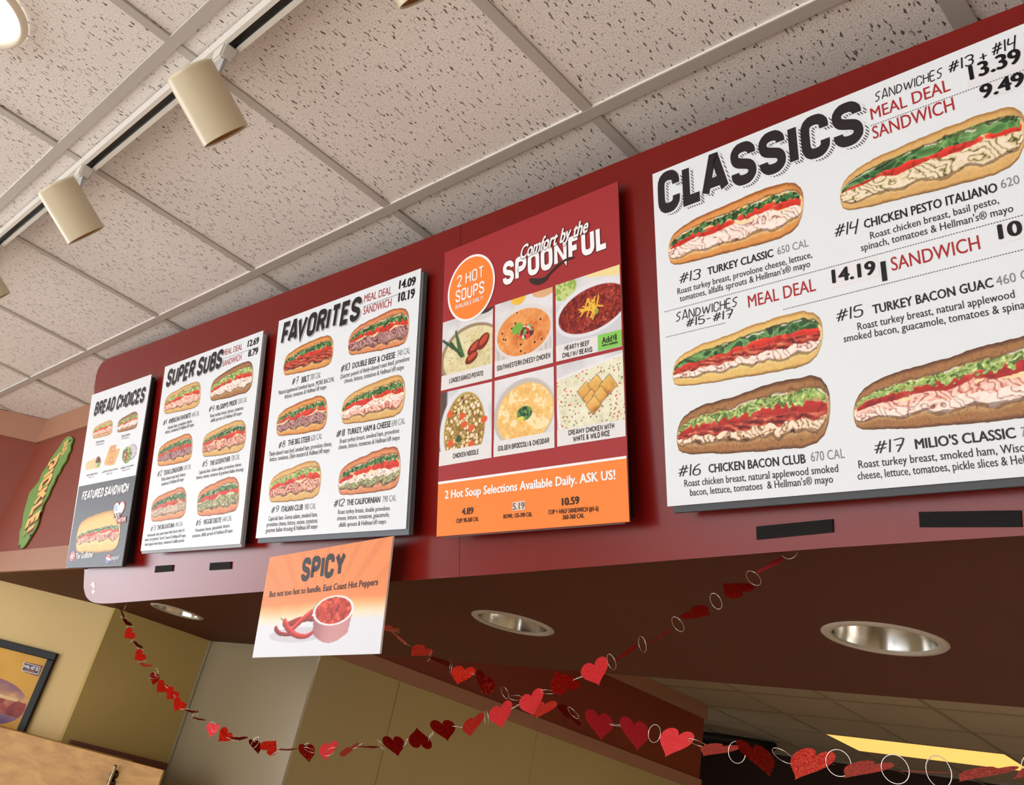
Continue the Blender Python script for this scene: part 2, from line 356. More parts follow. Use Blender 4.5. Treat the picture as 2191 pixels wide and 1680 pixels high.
# the rest of the dining ceiling, out of view, in plain slabs with the same face
for nm, (a, b, c, d) in (('ceiling_field', (-9, -5.5, 3.5, Y1 - 2 * T)), ('ceiling_field', (X0 + 3 * T, Y1 - 2 * T, 3.5, YF))):
    poly_prism(nm, [(a, b), (c, b), (c, d), (a, d)], H + .003, H + .016, TILE, ceil)
for k in range(-4, 8):
    x = X0 - k * T
    w = .012 if k != -1 else .0165
    p = [(x - w, -5.5), (x + w, -5.5), (x + w, YF), (x - w, YF)]
    for pl in main: p = clip(p, *pl)
    if len(p) > 2: poly_prism('cross_tee', p, H - .0012, H + .003, TEE, ceil)
for j in range(0, 4):
    y = Y1 - j * T; p = [(-9, y - .012), (3.5, y - .012), (3.5, y + .012), (-9, y + .012)]
    for pl in main: p = clip(p, *pl)
    poly_prism('main_tee', p, H - .0024, H + .0032, TEE, ceil)
    e = [(-9, y - .0132), (3.5, y - .0132), (3.5, y - .0122), (-9, y - .0122)]
    for pl in main: e = clip(e, *pl)
    poly_prism('tee_edge', e, H - .0006, H + .0032, mat('white_tee_edge', (240, 240, 236), .4), ceil)
# kitchen side of the same grid
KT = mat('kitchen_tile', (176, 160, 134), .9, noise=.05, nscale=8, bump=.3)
kit = [(-1, 0, -KX - .001)]
kgx = [-4.107] + [-3.467 + k * .635 for k in range(0, 11)]
for k in range(-4, 10):
    for j in range(0, 10):
        x0 = -3.467 + k * .635; x1 = x0 + .635; y0 = 2.285 + j * .62; y1 = y0 + .62
        if k in (0, 1) and j == 8: continue
        if x0 > 1.2: continue
        pl = kit if y0 < 6.5 else []
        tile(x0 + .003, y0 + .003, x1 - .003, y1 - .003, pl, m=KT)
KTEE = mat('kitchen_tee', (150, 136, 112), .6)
for k in range(-3, 9):
    x = -3.467 + k * .635
    p = [(x - .011, 2.24), (x + .011, 2.24), (x + .011, 8.8), (x - .011, 8.8)]
    if k == 1:
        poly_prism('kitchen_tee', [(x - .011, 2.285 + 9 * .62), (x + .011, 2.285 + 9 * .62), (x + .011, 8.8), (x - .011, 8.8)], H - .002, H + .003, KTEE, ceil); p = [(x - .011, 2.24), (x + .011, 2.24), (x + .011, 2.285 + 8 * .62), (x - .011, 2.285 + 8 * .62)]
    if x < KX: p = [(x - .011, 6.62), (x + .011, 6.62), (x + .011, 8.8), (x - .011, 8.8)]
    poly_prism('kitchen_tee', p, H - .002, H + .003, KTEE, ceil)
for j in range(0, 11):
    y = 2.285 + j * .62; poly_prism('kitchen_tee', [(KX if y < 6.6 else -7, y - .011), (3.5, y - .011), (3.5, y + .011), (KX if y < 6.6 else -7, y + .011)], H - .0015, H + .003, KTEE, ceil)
# troffer in the kitchen ceiling
tr = tag(empty('ceiling_troffer'), 'long warm yellow light panel set in the dim kitchen ceiling', 'ceiling light')
ty0 = 2.285 + 8 * .62
box('diffuser', (-3.455, ty0 + .012, H - .001), (-2.207, ty0 + .608, H + .004), mat('warm_diffuser', (250, 205, 120), .5, emit=(250, 200, 105), estr=1.0), tr)
bm = bmesh.new()
for lo, hi in (((-3.467, ty0), (-2.197, ty0 + .012)), ((-3.467, ty0 + .608), (-2.197, ty0 + .62)), ((-3.467, ty0 + .012), (-3.455, ty0 + .608)), ((-2.207, ty0 + .012), (-2.197, ty0 + .608))):
    prism_pts(bm, [(lo[0], lo[1], H - .003), (hi[0], lo[1], H - .003), (hi[0], hi[1], H - .003), (lo[0], hi[1], H - .003)], [(lo[0], lo[1], H + .01), (hi[0], lo[1], H + .01), (hi[0], hi[1], H + .01), (lo[0], hi[1], H + .01)])
bmesh.ops.recalc_face_normals(bm, faces=bm.faces); bm_obj('frame', bm, KTEE, tr)
# dark duct hung under the far kitchen ceiling
bm = bmesh.new()
tube(bm, [(-6.2, 7.35, 2.60), (-5.2, 7.35, 2.60), (-4.75, 7.38, 2.61), (-4.45, 7.5, 2.63), (-4.3, 7.75, 2.66), (-4.25, 7.95, 2.685)], .035, 10)
tube(bm, [(-6.2, 7.62, 2.58), (-5.2, 7.62, 2.58), (-4.8, 7.68, 2.6), (-4.5, 7.85, 2.63), (-4.35, 8.1, 2.66)], .03, 10)
bmesh.ops.recalc_face_normals(bm, faces=bm.faces)
tag(bm_obj('ceiling_pipe', bm, mat('black_pipe', (12, 8, 6), .6), None, True), 'pair of black curved pipes under the far kitchen ceiling', 'pipe')

# ------------------------------------------------------------------ recessed lights
def downlight(cx, cyy, label, grp, glow=False):
    t = tag(empty('recessed_downlight'), label, 'ceiling light', grp)
    z = ZS
    bm = bmesh.new(); ro, ri = CR, .090
    rev(bm, [(ri, .004), (ri - .001, -.002), (ri + .004, -.004), (ro - .004, -.003), (ro, 0), (ro, .001)], (cx, cyy, z), (0, 0, 1), (1, 0, 0), 48, False, False)
    bmesh.ops.recalc_face_normals(bm, faces=bm.faces); bm_obj('trim_ring', bm, mat('trim_ring_paint', (172, 160, 144), .45), t, True)
    bm = bmesh.new(); rev(bm, [(ri, .0), (.086, .03), (.074, .075), (.055, .12)], (cx, cyy, z), (0, 0, 1), (1, 0, 0), 48, False, False)
    bm_obj('reflector', bm, mat('spun_aluminium', (205, 203, 196), .16, metal=1.0), t, True)
    bm = bmesh.new(); rev(bm, [(.055, .12), (.055, .135)], (cx, cyy, z), (0, 0, 1), (1, 0, 0), 24, False, True); bm_obj('socket_plate', bm, mat('socket_white', (190, 186, 176), .6), t)
    bm = bmesh.new(); rev(bm, [(.014, .134), (.016, .10), (.022, .085), (.018, .07), (.004, .064)], (cx, cyy, z), (0, 0, 1), (1, 0, 0), 20, False, True); bm_obj('bulb', bm, mat('frosted_bulb', (238, 232, 215), .4), t, True)
downlight(*CANS[0], 'mirror-lined recessed downlight in brown soffit, farthest left, above the garland end', None)
downlight(*CANS[1], 'mirror-lined recessed downlight in brown soffit, right of the orange SPICY sign', None)
downlight(*CANS[2], 'largest-looking recessed downlight in brown soffit, under the CLASSICS board', None)
t = tag(empty('led_downlight'), 'lit round white downlight in the tiled ceiling, top left corner', 'ceiling light')
lc = (-1.8210, -.041)
bm = bmesh.new(); rev(bm, [(.103, -.004), (.112, -.012), (.120, -.006), (.121, 0.002)], (lc[0], lc[1], H), (0, 0, 1), (1, 0, 0), 48, False, False)
bmesh.ops.recalc_face_normals(bm, faces=bm.faces); bm_obj('trim_ring', bm, mat('white_trim', (236, 228, 210), .4), t, True)
bm = bmesh.new(); rev(bm, [(.001, -.007), (.10, -.0055), (.1035, -.004)], (lc[0], lc[1], H), (0, 0, 1), (1, 0, 0), 48, False, False)
bm_obj('diffuser', bm, mat('lit_diffuser', (250, 250, 255), .5, emit=(255, 252, 250), estr=3.0), t, True)

# ------------------------------------------------------------------ track and spotlights
TY = .357
t = tag(empty('lighting_track'), 'white lighting track with a dark slot running along the tiled ceiling', 'track')
def trackbar(name, y0, y1, z0, z1, m): box(name, (-4.6, y0, z0), (1.0, y1, z1), m, t)
WT = mat('track_white', (226, 224, 218), .35)
trackbar('rail_side', TY - .018, TY - .0085, H - .038, H - .001, WT); trackbar('rail_side', TY + .0085, TY + .018, H - .038, H - .001, WT)
trackbar('rail_back', TY - .0085, TY + .0085, H - .012, H - .001, mat('slot_dark', (112, 104, 96), .5))
trackbar('conductor', TY - .0085, TY - .005, H - .03, H - .026, mat('conductor_dark', (26, 26, 34), .4)); trackbar('conductor', TY + .005, TY + .0085, H - .03, H - .026, mat('conductor_dark', (26, 26, 34), .4))
def spotlight(ax, tx, label):
    t = tag(empty('track_spotlight'), label, 'spotlight', 'cream spotlights on the ceiling track')
    ang = math.radians(57); d = Vector((0, math.sin(ang), -math.cos(ang))); o = Vector((tx, .300, 1.5 + 1.055)); L = .1345; r = .0455
    bm = bmesh.new(); rev(bm, [(.0, .0), (r * .5, .0), (r * .90, .0), (r * .93, .0006), (r * .985, .003), (r, .0065), (r, .0075), (r, L - .001), (r, L), (r - .0016, L), (r - .0016, .05), (.001, .045)], o, d, (1, 0, 0), 48, False, False)
    bmesh.ops.remove_doubles(bm, verts=bm.verts, dist=1e-6); bmesh.ops.recalc_face_normals(bm, faces=bm.faces); bm_obj('can', bm, CREAMM, t, True)
    bm = bmesh.new(); rev(bm, [(r - .002, L - .003), (r - .006, L - .02), (r - .004, L - .022), (r - .009, L - .04), (r - .007, L - .042), (r - .014, .052)], o, d, (1, 0, 0), 32, False, True); bm_obj('baffle', bm, mat('gold_baffle', (150, 104, 52), .35, metal=.6), t)
    bm = bmesh.new(); rev(bm, [(.004, .054), (.012, .056), (.022, .08), (.026, .092), (.001, .096)], o, d, (1, 0, 0), 24, True, True); bm_obj('lamp', bm, mat('lamp_glass', (220, 205, 170), .3), t, True)
    c = Vector((ax, TY, H - .038))
    bm = bmesh.new(); prism_pts(bm, [c + Vector(v) for v in ((-.024, -.017, 0), (.024, -.017, 0), (.024, .017, 0), (-.024, .017, 0))], [c + Vector(v) for v in ((-.019, -.014, -.035), (.019, -.014, -.035), (.019, .014, -.035), (-.019, .014, -.035))])
    bmesh.ops.recalc_face_normals(bm, faces=bm.faces); bmesh.ops.bevel(bm, geom=bm.edges[:], offset=.004, segments=2, affect='EDGES'); bm_obj('adapter', bm, WPLAS, t)
    a0 = c + Vector((0.004, 0, -.03)); a1 = o + d * (L * .45) + Vector((0.0, .0, r * .95))
    dr = (a1 - a0).normalized(); sd = Vector((1, 0, 0)); sd = (sd - dr * sd.dot(dr)).normalized(); nn = dr.cross(sd)
    a1 = a1 + dr * .01
    bm = bmesh.new(); prism_pts(bm, [a0 + sd * s * .011 + nn * q * .003 for s, q in ((-1, -1), (1, -1), (1, 1), (-1, 1))], [a1 + sd * s * .009 + nn * q * .003 for s, q in ((-1, -1), (1, -1), (1, 1), (-1, 1))])
    bmesh.ops.recalc_face_normals(bm, faces=bm.faces); bm_obj('arm', bm, mat('grey_arm', (176, 178, 182), .5), t)
spotlight(-1.389, -1.346, 'cream cylindrical track spotlight nearest the camera, hanging in full view')
spotlight(-2.085, -1.998, 'cream cylindrical track spotlight, second along, beyond the nearest full one')
spotlight(-2.781, -2.66, 'cream track spotlight farthest along the track, cut off by the left edge')
spotlight(-.825, -.785, 'cream track spotlight of which only the rim shows at the top edge')

# ------------------------------------------------------------------ red backing panel
def catmull(P, n=6, closed=False):
    P = [np.array(p, float) for p in P]; out = []; N = len(P); rng = range(N) if closed else range(N - 1)
    for i in rng:
        p0 = P[(i - 1) % N] if (closed or i > 0) else P[0]; p1 = P[i]; p2 = P[(i + 1) % N]; p3 = P[(i + 2) % N] if (closed or i + 2 < N) else P[-1]
        for k in range(n):
            t = k / n; out.append(.5 * ((2 * p1) + (p2 - p0) * t + (2 * p0 - 5 * p1 + 4 * p2 - p3) * t * t + (3 * p1 - p0 - 3 * p2 + p3) * t ** 3))
    if not closed: out.append(P[-1])
    return out
panel = tag(empty('menu_backing_panel'), 'long glossy red laminate panel that the menu boards hang on', 'panel')
top = [PP.loc(*q) for q in [(232, 767), (350, 724), (600, 629), (835, 540), (1100, 436), (1400, 315), (1760, 175), (2191, 7), (2500, -113)]]
bot = [PP.loc(*q) for q in [(2500, 1128), (2191, 1146), (1780, 1172), (1300, 1210), (1100, 1226), (850, 1244), (600, 1263), (240, 1291)]]
lft = catmull([PP.loc(*q) for q in [(240, 1291), (215, 1291.5), (197, 1288), (185, 1278), (180, 1262), (179.5, 1240), (187, 1100), (195, 960), (201, 850), (203, 820), (209, 792), (219, 776), (232, 767)]], 3)
us = PP.loc(983, 1200)[0]
def sheet(keep, nm):
    poly = [tuple(p) for p in top] + [tuple(p) for p in bot] + [tuple(p) for p in lft[1:-1]]
    poly = clip(poly, keep, 0, keep * (us - keep * .0006))
    bm = bmesh.new(); prism_pts(bm, [PP.at(u, v) for u, v in poly], [PP.at(u, v, -.006) for u, v in poly])
    bmesh.ops.recalc_face_normals(bm, faces=bm.faces); return bm_obj(nm, bm, RED, panel)
sheet(1, 'laminate_sheet'); sheet(-1, 'laminate_sheet')
def flat(pl, pts, w, th, name, m, parent, px=True):
    q = [pl.loc(*p) if px else p for p in pts]
    bm = bmesh.new()
    if th > 0: prism_pts(bm, [pl.at(u, v, w) for u, v in q], [pl.at(u, v, w - th) for u, v in q]); bmesh.ops.recalc_face_normals(bm, faces=bm.faces)
    else:
        bm.faces.new([bm.verts.new(tuple(pl.at(u, v, w))) for u, v in q])
        bm.normal_update()
        if Vector(pl.N).dot(list(bm.faces)[0].normal) < 0: bmesh.ops.reverse_faces(bm, faces=bm.faces)
    return bm_obj(name, bm, m, parent)
flat(PP, [(198, 1243), (202, 1247), (204, 1254), (202, 1260), (199, 1259), (197, 1254), (192, 1251), (196, 1250)], .0006, .0008, 'chipped_spot', mat('chip_white', (236, 214, 222), .5), panel)
flat(PP, [(197, 1262), (202, 1262), (204, 1266), (200, 1272), (197, 1270)], .0006, .0008, 'chipped_spot', mat('chip_white', (236, 214, 222), .5), panel)
for q, lb in (([(334.7, 1211.4), (372, 1208.7), (370.6, 1222.4), (332.6, 1225.5)], 'small black velcro strip on red panel under SUPER SUBS, the left one'),
              ([(451.4, 1204.7), (496.3, 1202), (495.3, 1217.7), (449.7, 1220.5)], 'small black velcro strip on red panel under SUPER SUBS, the right one'),
              ([(1620, 1127), (1783, 1111), (1784, 1139), (1621, 1155)], 'long black velcro strip on red panel below the left part of CLASSICS'),
              ([(1967.7, 1095.7), (2185.5, 1092.4), (2187.5, 1127.8), (1969.6, 1128.4)], 'longest black velcro strip on red panel, at the right picture edge')):
    tag(flat(PP, q, .0032, .0030, 'velcro_strip', VELC, None), lb, 'strip', 'velcro strips on the red panel')
# ------------------------------------------------------------------ lettering
G = {  # strokes on a unit box; (advance width, strokes)
 'A': (.60, [[(0, 0), (.42, 1), (.58, 1), (1, 0)], [(.16, .26), (.84, .26)]]), 'B': (.5, [[(0, 0), (0, 1), (.7, 1), (.95, .88), (.95, .64), (.7, .53), (0, .53)], [(.7, .53), (1, .42), (1, .12), (.75, 0), (0, 0)]]),
 'C': (.5, [[(1, .68), (1, .86), (.75, 1), (.25, 1), (0, .86), (0, .14), (.25, 0), (.75, 0), (1, .14), (1, .32)]]), 'D': (.5, [[(0, 0), (0, 1), (.65, 1), (1, .82), (1, .18), (.65, 0), (0, 0)]]),
 'E': (.44, [[(1, 1), (0, 1), (0, 0), (1, 0)], [(0, .52), (.85, .52)]]), 'F': (.44, [[(1, 1), (0, 1), (0, 0)], [(0, .5), (.85, .5)]]),
 'G': (.5, [[(1, .72), (1, .86), (.75, 1), (.25, 1), (0, .86), (0, .14), (.25, 0), (.75, 0), (1, .14), (1, .48), (.6, .48)]]), 'H': (.5, [[(0, 0), (0, 1)], [(1, 0), (1, 1)], [(0, .52), (1, .52)]]),
 'I': (.0, [[(.5, 0), (.5, 1)]]), 'J': (.42, [[(0, .28), (0, .14), (.3, 0), (.7, 0), (1, .14), (1, 1)]]), 'K': (.54, [[(0, 0), (0, 1)], [(1, 1), (.08, .42)], [(.3, .56), (1, 0)]]),
 'L': (.42, [[(0, 1), (0, 0), (1, 0)]]), 'M': (.72, [[(0, 0), (0, 1), (.5, .3), (1, 1), (1, 0)]]), 'N': (.54, [[(0, 0), (0, 1), (1, 0), (1, 1)]]),
 'O': (.5, [[(0, .5), (0, .86), (.25, 1), (.75, 1), (1, .86), (1, .14), (.75, 0), (.25, 0), (0, .14), (0, .5)]]), 'P': (.5, [[(0, 0), (0, 1), (.7, 1), (1, .88), (1, .58), (.7, .46), (0, .46)]]),
 'Q': (.5, [[(0, .5), (0, .86), (.25, 1), (.75, 1), (1, .86), (1, .14), (.75, 0), (.25, 0), (0, .14), (0, .5)], [(.6, .25), (1.05, -.05)]]),
 'R': (.5, [[(0, 0), (0, 1), (.7, 1), (1, .88), (1, .62), (.7, .5), (0, .5)], [(.55, .5), (1, 0)]]),
 'S': (.5, [[(1, .74), (1, .87), (.75, 1), (.25, 1), (0, .87), (0, .68), (.15, .56), (.85, .42), (1, .3), (1, .13), (.75, 0), (.25, 0), (0, .13), (0, .26)]]),
 'T': (.5, [[(0, 1), (1, 1)], [(.5, 1), (.5, 0)]]), 'U': (.5, [[(0, 1), (0, .14), (.25, 0), (.75, 0), (1, .14), (1, 1)]]), 'V': (.58, [[(0, 1), (.5, 0), (1, 1)]]),
 'W': (.84, [[(0, 1), (.25, 0), (.5, .8), (.75, 0), (1, 1)]]), 'X': (.54, [[(0, 0), (1, 1)], [(0, 1), (1, 0)]]), 'Y': (.56, [[(0, 1), (.5, .48), (1, 1)], [(.5, .48), (.5, 0)]]), 'Z': (.48, [[(0, 1), (1, 1), (0, 0), (1, 0)]]),
 '0': (.48, [[(0, .5), (0, .86), (.25, 1), (.75, 1), (1, .86), (1, .14), (.75, 0), (.25, 0), (0, .14), (0, .5)]]), '1': (.2, [[(0, .8), (.8, 1), (.8, 0)]]), '2': (.48, [[(0, .76), (0, .88), (.25, 1), (.75, 1), (1, .87), (1, .64), (0, 0), (1, 0)]]),
 '3': (.46, [[(0, .84), (.25, 1), (.75, 1), (1, .87), (1, .66), (.7, .54), (.4, .54)], [(.7, .54), (1, .42), (1, .14), (.75, 0), (.25, 0), (0, .14)]]), '4': (.5, [[(.75, 0), (.75, 1), (0, .3), (1, .3)]]),
 '5': (.46, [[(.95, 1), (.08, 1), (0, .55), (.6, .62), (1, .5), (1, .14), (.7, 0), (.25, 0), (0, .14)]]), '6': (.46, [[(.9, 1), (.3, .8), (0, .4), (0, .14), (.3, 0), (.7, 0), (1, .14), (1, .42), (.7, .55), (.3, .52), (0, .4)]]),
 '7': (.46, [[(0, 1), (1, 1), (.35, 0)]]), '8': (.48, [[(.5, .54), (.1, .66), (.1, .88), (.35, 1), (.65, 1), (.9, .88), (.9, .66), (.5, .54), (0, .4), (0, .14), (.3, 0), (.7, 0), (1, .14), (1, .4), (.5, .54)]]),
 '9': (.46, [[(1, .6), (.7, .46), (.3, .46), (0, .6), (0, .86), (.3, 1), (.7, 1), (1, .86), (1, .6), (.75, .2), (.2, 0)]]),
 '#': (.62, [[(.18, -.02), (.5, 1)], [(.5, -.02), (.85, 1)], [(0, .3), (1, .4)], [(.05, .62), (1.05, .72)]]), '+': (.4, [[(0, .5), (1, .5)], [(.5, .15), (.5, .85)]]), '-': (.3, [[(0, .48), (1, .48)]]),
 '!': (.0, [[(.5, 1), (.5, .34)], [(.5, .1), (.5, 0)]]), "'": (.0, [[(.5, 1), (.4, .76)]]), '.': (.0, [[(.5, .06), (.5, 0)]]), '/': (.4, [[(0, -.05), (1, 1.05)]]), '|': (0, [[(.4, -.1), (.5, 1.1)]]),
 '&': (.56, [[(1, 0), (.15, .72), (.15, .9), (.35, 1), (.6, .9), (.6, .72), (0, .34), (0, .12), (.25, 0), (.6, 0), (1, .36)]]),
}
HANDG = dict(G)
HANDG.update({'4': (.5, [[(.1, 1), (.0, .45), (.85, .5)], [(.9, 1.1), (.7, -.15)]]), '7': (.5, [[(0, .95), (1, 1), (.45, -.05)], [(.25, .5), (.95, .52)]]), '1': (.0, [[(.6, 1.05), (.4, -.02)]]),
 'S': (.55, [[(1, .95), (.6, 1), (.1, .8), (.2, .6), (.8, .4), (.7, .12), (.3, -.05), (0, .05)]]), 'D': (.6, [[(.1, .95), (0, .05)], [(.1, .95), (.7, .85), (1, .45), (.6, .05), (0, .05)]]), 'W': (.9, [[(0, .9), (.2, .1), (.5, .75), (.7, .05), (1, 1)]])})
ROUND = set('BCDGJOPQRSU0235689&')
def soften(P, cut=.17):
    P = [np.array(p, float) for p in P]; cl = np.allclose(P[0], P[-1]) and len(P) > 3
    if cl: P = P[:-1]
    n = len(P); out = [] if cl else [P[0]]
    for i in range(n if cl else n):
        if not cl and i in (0, n - 1): continue
        a, b, c = P[i - 1], P[i], P[(i + 1) % n]; la, lc = np.linalg.norm(a - b), np.linalg.norm(c - b); ta, tc = min(.42, cut / la), min(.42, cut / lc)
        s0, s1 = b + (a - b) * ta, b + (c - b) * tc; out += [s0, .25 * s0 + .5 * b + .25 * s1, s1]
    out = out + ([out[0]] if cl else [P[-1]]); return out
def strokes(text, th, g=G, gap=.1):
    out = []; x = 0.0
    prev = ''
    for ch in text:
        if ch == ' ': x += .30; prev = ch; continue
        if (prev in 'LFTPVY' and ch == 'A') or (prev == 'A' and ch in 'VTY') or (prev == 'F' and ch in 'O'): x -= .15
        prev = ch
        w, ss = g[ch]; ss = [soften(q) if ch in ROUND and len(q) > 3 else q for q in ss]; out += [[(x + th / 2 + px * w, th / 2 + py * (1 - th)) for px, py in s] for s in ss]; x += w + th + gap
    return out, x - gap
def ribbon(P, th, sx=1.0):
    """mitred band along a polyline, as quads"""
    P = [np.array(p, float) for p in P]; closed = np.allclose(P[0], P[-1]) and len(P) > 3
    if closed: P = P[:-1]
    n = len(P); V = []
    for i in range(n):
        a = P[i] - P[i - 1] if (closed or i > 0) else P[1] - P[0]; b = P[(i + 1) % n] - P[i] if (closed or i < n - 1) else a
        a = a / (np.linalg.norm(a) + 1e-9); b = b / (np.linalg.norm(b) + 1e-9); na = np.array([-a[1], a[0]]); nb = np.array([-b[1], b[0]]); m = na + nb
        l = np.linalg.norm(m); m = m / l if l > 1e-3 else na; k = 1 / max(.45, m @ na); V += [P[i] + m * th / 2 * k, P[i] - m * th / 2 * k]
    Q = [(2 * i, 2 * i + 1, (2 * i + 3) % (2 * n), (2 * i + 2) % (2 * n)) for i in range(n if closed else n - 1)]
    return V, Q
def body_mesh(text, off):
    c = bpy.data.curves.new('t', 'FONT'); c.body = text; c.resolution_u = 2 if len(text) > 16 else 4; o = bpy.data.objects.new('t', c)
    m = o.to_mesh(); V = np.array([v.co[:2] for v in m.vertices]); Fc = [tuple(p.vertices) for p in m.polygons]
    o.to_mesh_clear(); bpy.data.objects.remove(o); bpy.data.curves.remove(c); return V, Fc
STY = {'body': .009, 'bold': .030, 'light': 0, 'black': .042}
class Block:
    """flat print on one plane, one mesh per block"""
    def __init__(s, name, pl, m, parent, w=.0004): s.n, s.pl, s.m, s.p, s.w, s.V, s.F = name, pl, m, parent, w, [], []
    def add(s, V2, Fc, W=None):
        b = len(s.V); s.V += [s.pl.at(u, v, s.w + (W[i] if W is not None else 0)) for i, (u, v) in enumerate(V2)]; s.F += [tuple(i + b for i in f) for f in Fc]; return s
    def t(s, text, bl, br, h, sty='body', th=.19, shear=0.0, hr=None, gap=.1, arc=0, fat=0, shift=(0, 0)):
        pl = s.pl; A = pl.loc(*bl); B = pl.loc(*br); d = B - A; L = np.linalg.norm(d); d = d / L; n = np.array([-d[1], d[0]])
        def hh(p, h): return (pl.loc(*h) - pl.loc(*p)) @ n if isinstance(h, tuple) else (pl.loc(p[0], p[1] - h) - pl.loc(*p))[1]
        H0 = hh(bl, h); H1 = hh(br, hr) if hr else H0 * 1.0
        if sty in ('head', 'hand'):
            ss, Wd = strokes(text, th, HANDG if sty == 'hand' else G, gap); V = []; Fc = []; WL = []
            for st in ss:
                if sty == 'hand': st = [tuple(q) for q in catmull(st, 3)] if len(st) > 2 else st
                v, q = ribbon(st, th + fat); b = len(V); V += v; WL += [.00003 * (len(WL) % 7 if not WL else (round(WL[-1] / .00003) + 1) % 7)] * len(v); Fc += [tuple(i + b for i in f) for f in q]
            V = np.array(V); WW = np.array(WL)
        else:
            V, Fc = body_mesh(text, 0); x0, x1 = V[:, 0].min(), V[:, 0].max(); Wd = x1 - x0; V = V - [x0, 0]; V[:, 1] /= .682; o_ = STY[sty] + fat; WW = None
            if o_ > .001:
                V0, F0 = V, Fc; V, Fc = [], []
                for dx, dy in (((-1, 0), (1, .3)) if sty == 'body' and fat == 0 else ((-1, 0), (1, 0), (0, .7), (0, -.7)) if fat == 0 else [(math.cos(k * .785), math.sin(k * .785)) for k in range(8)]):
                    b = sum(len(v) for v in V); V.append(V0 + [dx * o_, dy * o_]); Fc += [tuple(i + b for i in f) for f in F0]
                WW = np.concatenate([np.full(len(v), .00003 * k) for k, v in enumerate(V)]); V = np.concatenate(V)
        out = []
        for x, y in V:
            k = x / Wd; q = A + d * (L * k + shear * y * H0) + n * y * (H0 + (H1 - H0) * k); out.append(q + np.array(shift) * H0)
        return s.add(out, Fc, WW)
    def poly(s, pts, px=True): q = [s.pl.loc(*p) if px else p for p in pts]; return s.add(q, [tuple(range(len(q)))])
    def line(s, a, b, th): v, q = ribbon([s.pl.loc(*a), s.pl.loc(*b)], th); return s.add(v, q)
    def dots(s, a, b, th, pitch):
        A, B = s.pl.loc(*a), s.pl.loc(*b); n = int(np.linalg.norm(B - A) / pitch)
        for i in range(n):
            c = A + (B - A) * (i + .25) / n; e = A + (B - A) * (i + .8) / n; v, q = ribbon([c, e], th); s.add(v, q)
        return s
    def done(s, label=None):
        me = bpy.data.meshes.new(s.n); me.from_pydata([tuple(v) for v in s.V], [], s.F); me.update(); o = mesh_obj(s.n, me, s.p, s.m)
        bm = bmesh.new(); bm.from_mesh(me)
        fl = [f for f in bm.faces if Vector(s.pl.N).dot(f.normal) < 0]
        if fl: bmesh.ops.reverse_faces(bm, faces=fl); bm.to_mesh(me)
        bm.free()
        if label: o['label'] = label
        return o
def ell(pl, c, ru, rv, n=40): c = pl.loc(*c); return [(c[0] + ru * math.cos(2 * math.pi * k / n), c[1] + rv * math.sin(2 * math.pi * k / n)) for k in range(n)]

# ------------------------------------------------------------------ printed pictures (vertex colours on fine flat meshes)
def hsh(ix, iy, s): x = np.sin(ix * 127.1 + iy * 311.7 + s * 74.7) * 43758.5453; return x - np.floor(x)
def vn(x, y, s=0):
    ix, iy = np.floor(x), np.floor(y); fx, fy = x - ix, y - iy; fx = fx * fx * (3 - 2 * fx); fy = fy * fy * (3 - 2 * fy)
    a, b, c, d = hsh(ix, iy, s), hsh(ix + 1, iy, s), hsh(ix, iy + 1, s), hsh(ix + 1, iy + 1, s)
    return a + (b - a) * fx + (c - a) * fy + (a - b - c + d) * fx * fy
def fbm(x, y, s=0): return .55 * vn(x, y, s) + .3 * vn(x * 2.1, y * 2.1, s + 3) + .15 * vn(x * 4.3, y * 4.3, s + 7)
def cell(x, y, s=0):
    """distance to and id of the nearest jittered point"""
    ix, iy = np.floor(x), np.floor(y); bd = np.full(x.shape, 9.0); bi = np.zeros(x.shape); b2 = np.full(x.shape, 9.0)
    for dx in (-1, 0, 1):
        for dy in (-1, 0, 1):
            cx, cyy = ix + dx, iy + dy; d = np.hypot(cx + hsh(cx, cyy, s) - x, cyy + hsh(cx, cyy, s + 5) - y); k = d < bd
            b2 = np.where(k, bd, np.minimum(b2, d)); bi = np.where(k, hsh(cx, cyy, s + 9), bi); bd = np.where(k, d, bd)
    return bd, bi, b2 - bd
def pal(t, cols):
    cols = np.array(cols, float); t = np.clip(t, 0, .9999) * (len(cols) - 1); i = t.astype(int); f = (t - i)[..., None]; return cols[i] * (1 - f) + cols[i + 1] * f
def pick(t, cols): cols = np.array(cols, float); return cols[(np.clip(t, 0, .9999) * len(cols)).astype(int)]
def sm(x, a, b): t = np.clip((x - a) / (b - a), 0, 1); return t * t * (3 - 2 * t)
def over(c, k, a): a = np.clip(a, 0, 1)[..., None]; return c * (1 - a) + np.array(k, float) * a if np.ndim(k) == 1 else c * (1 - a) + k * a
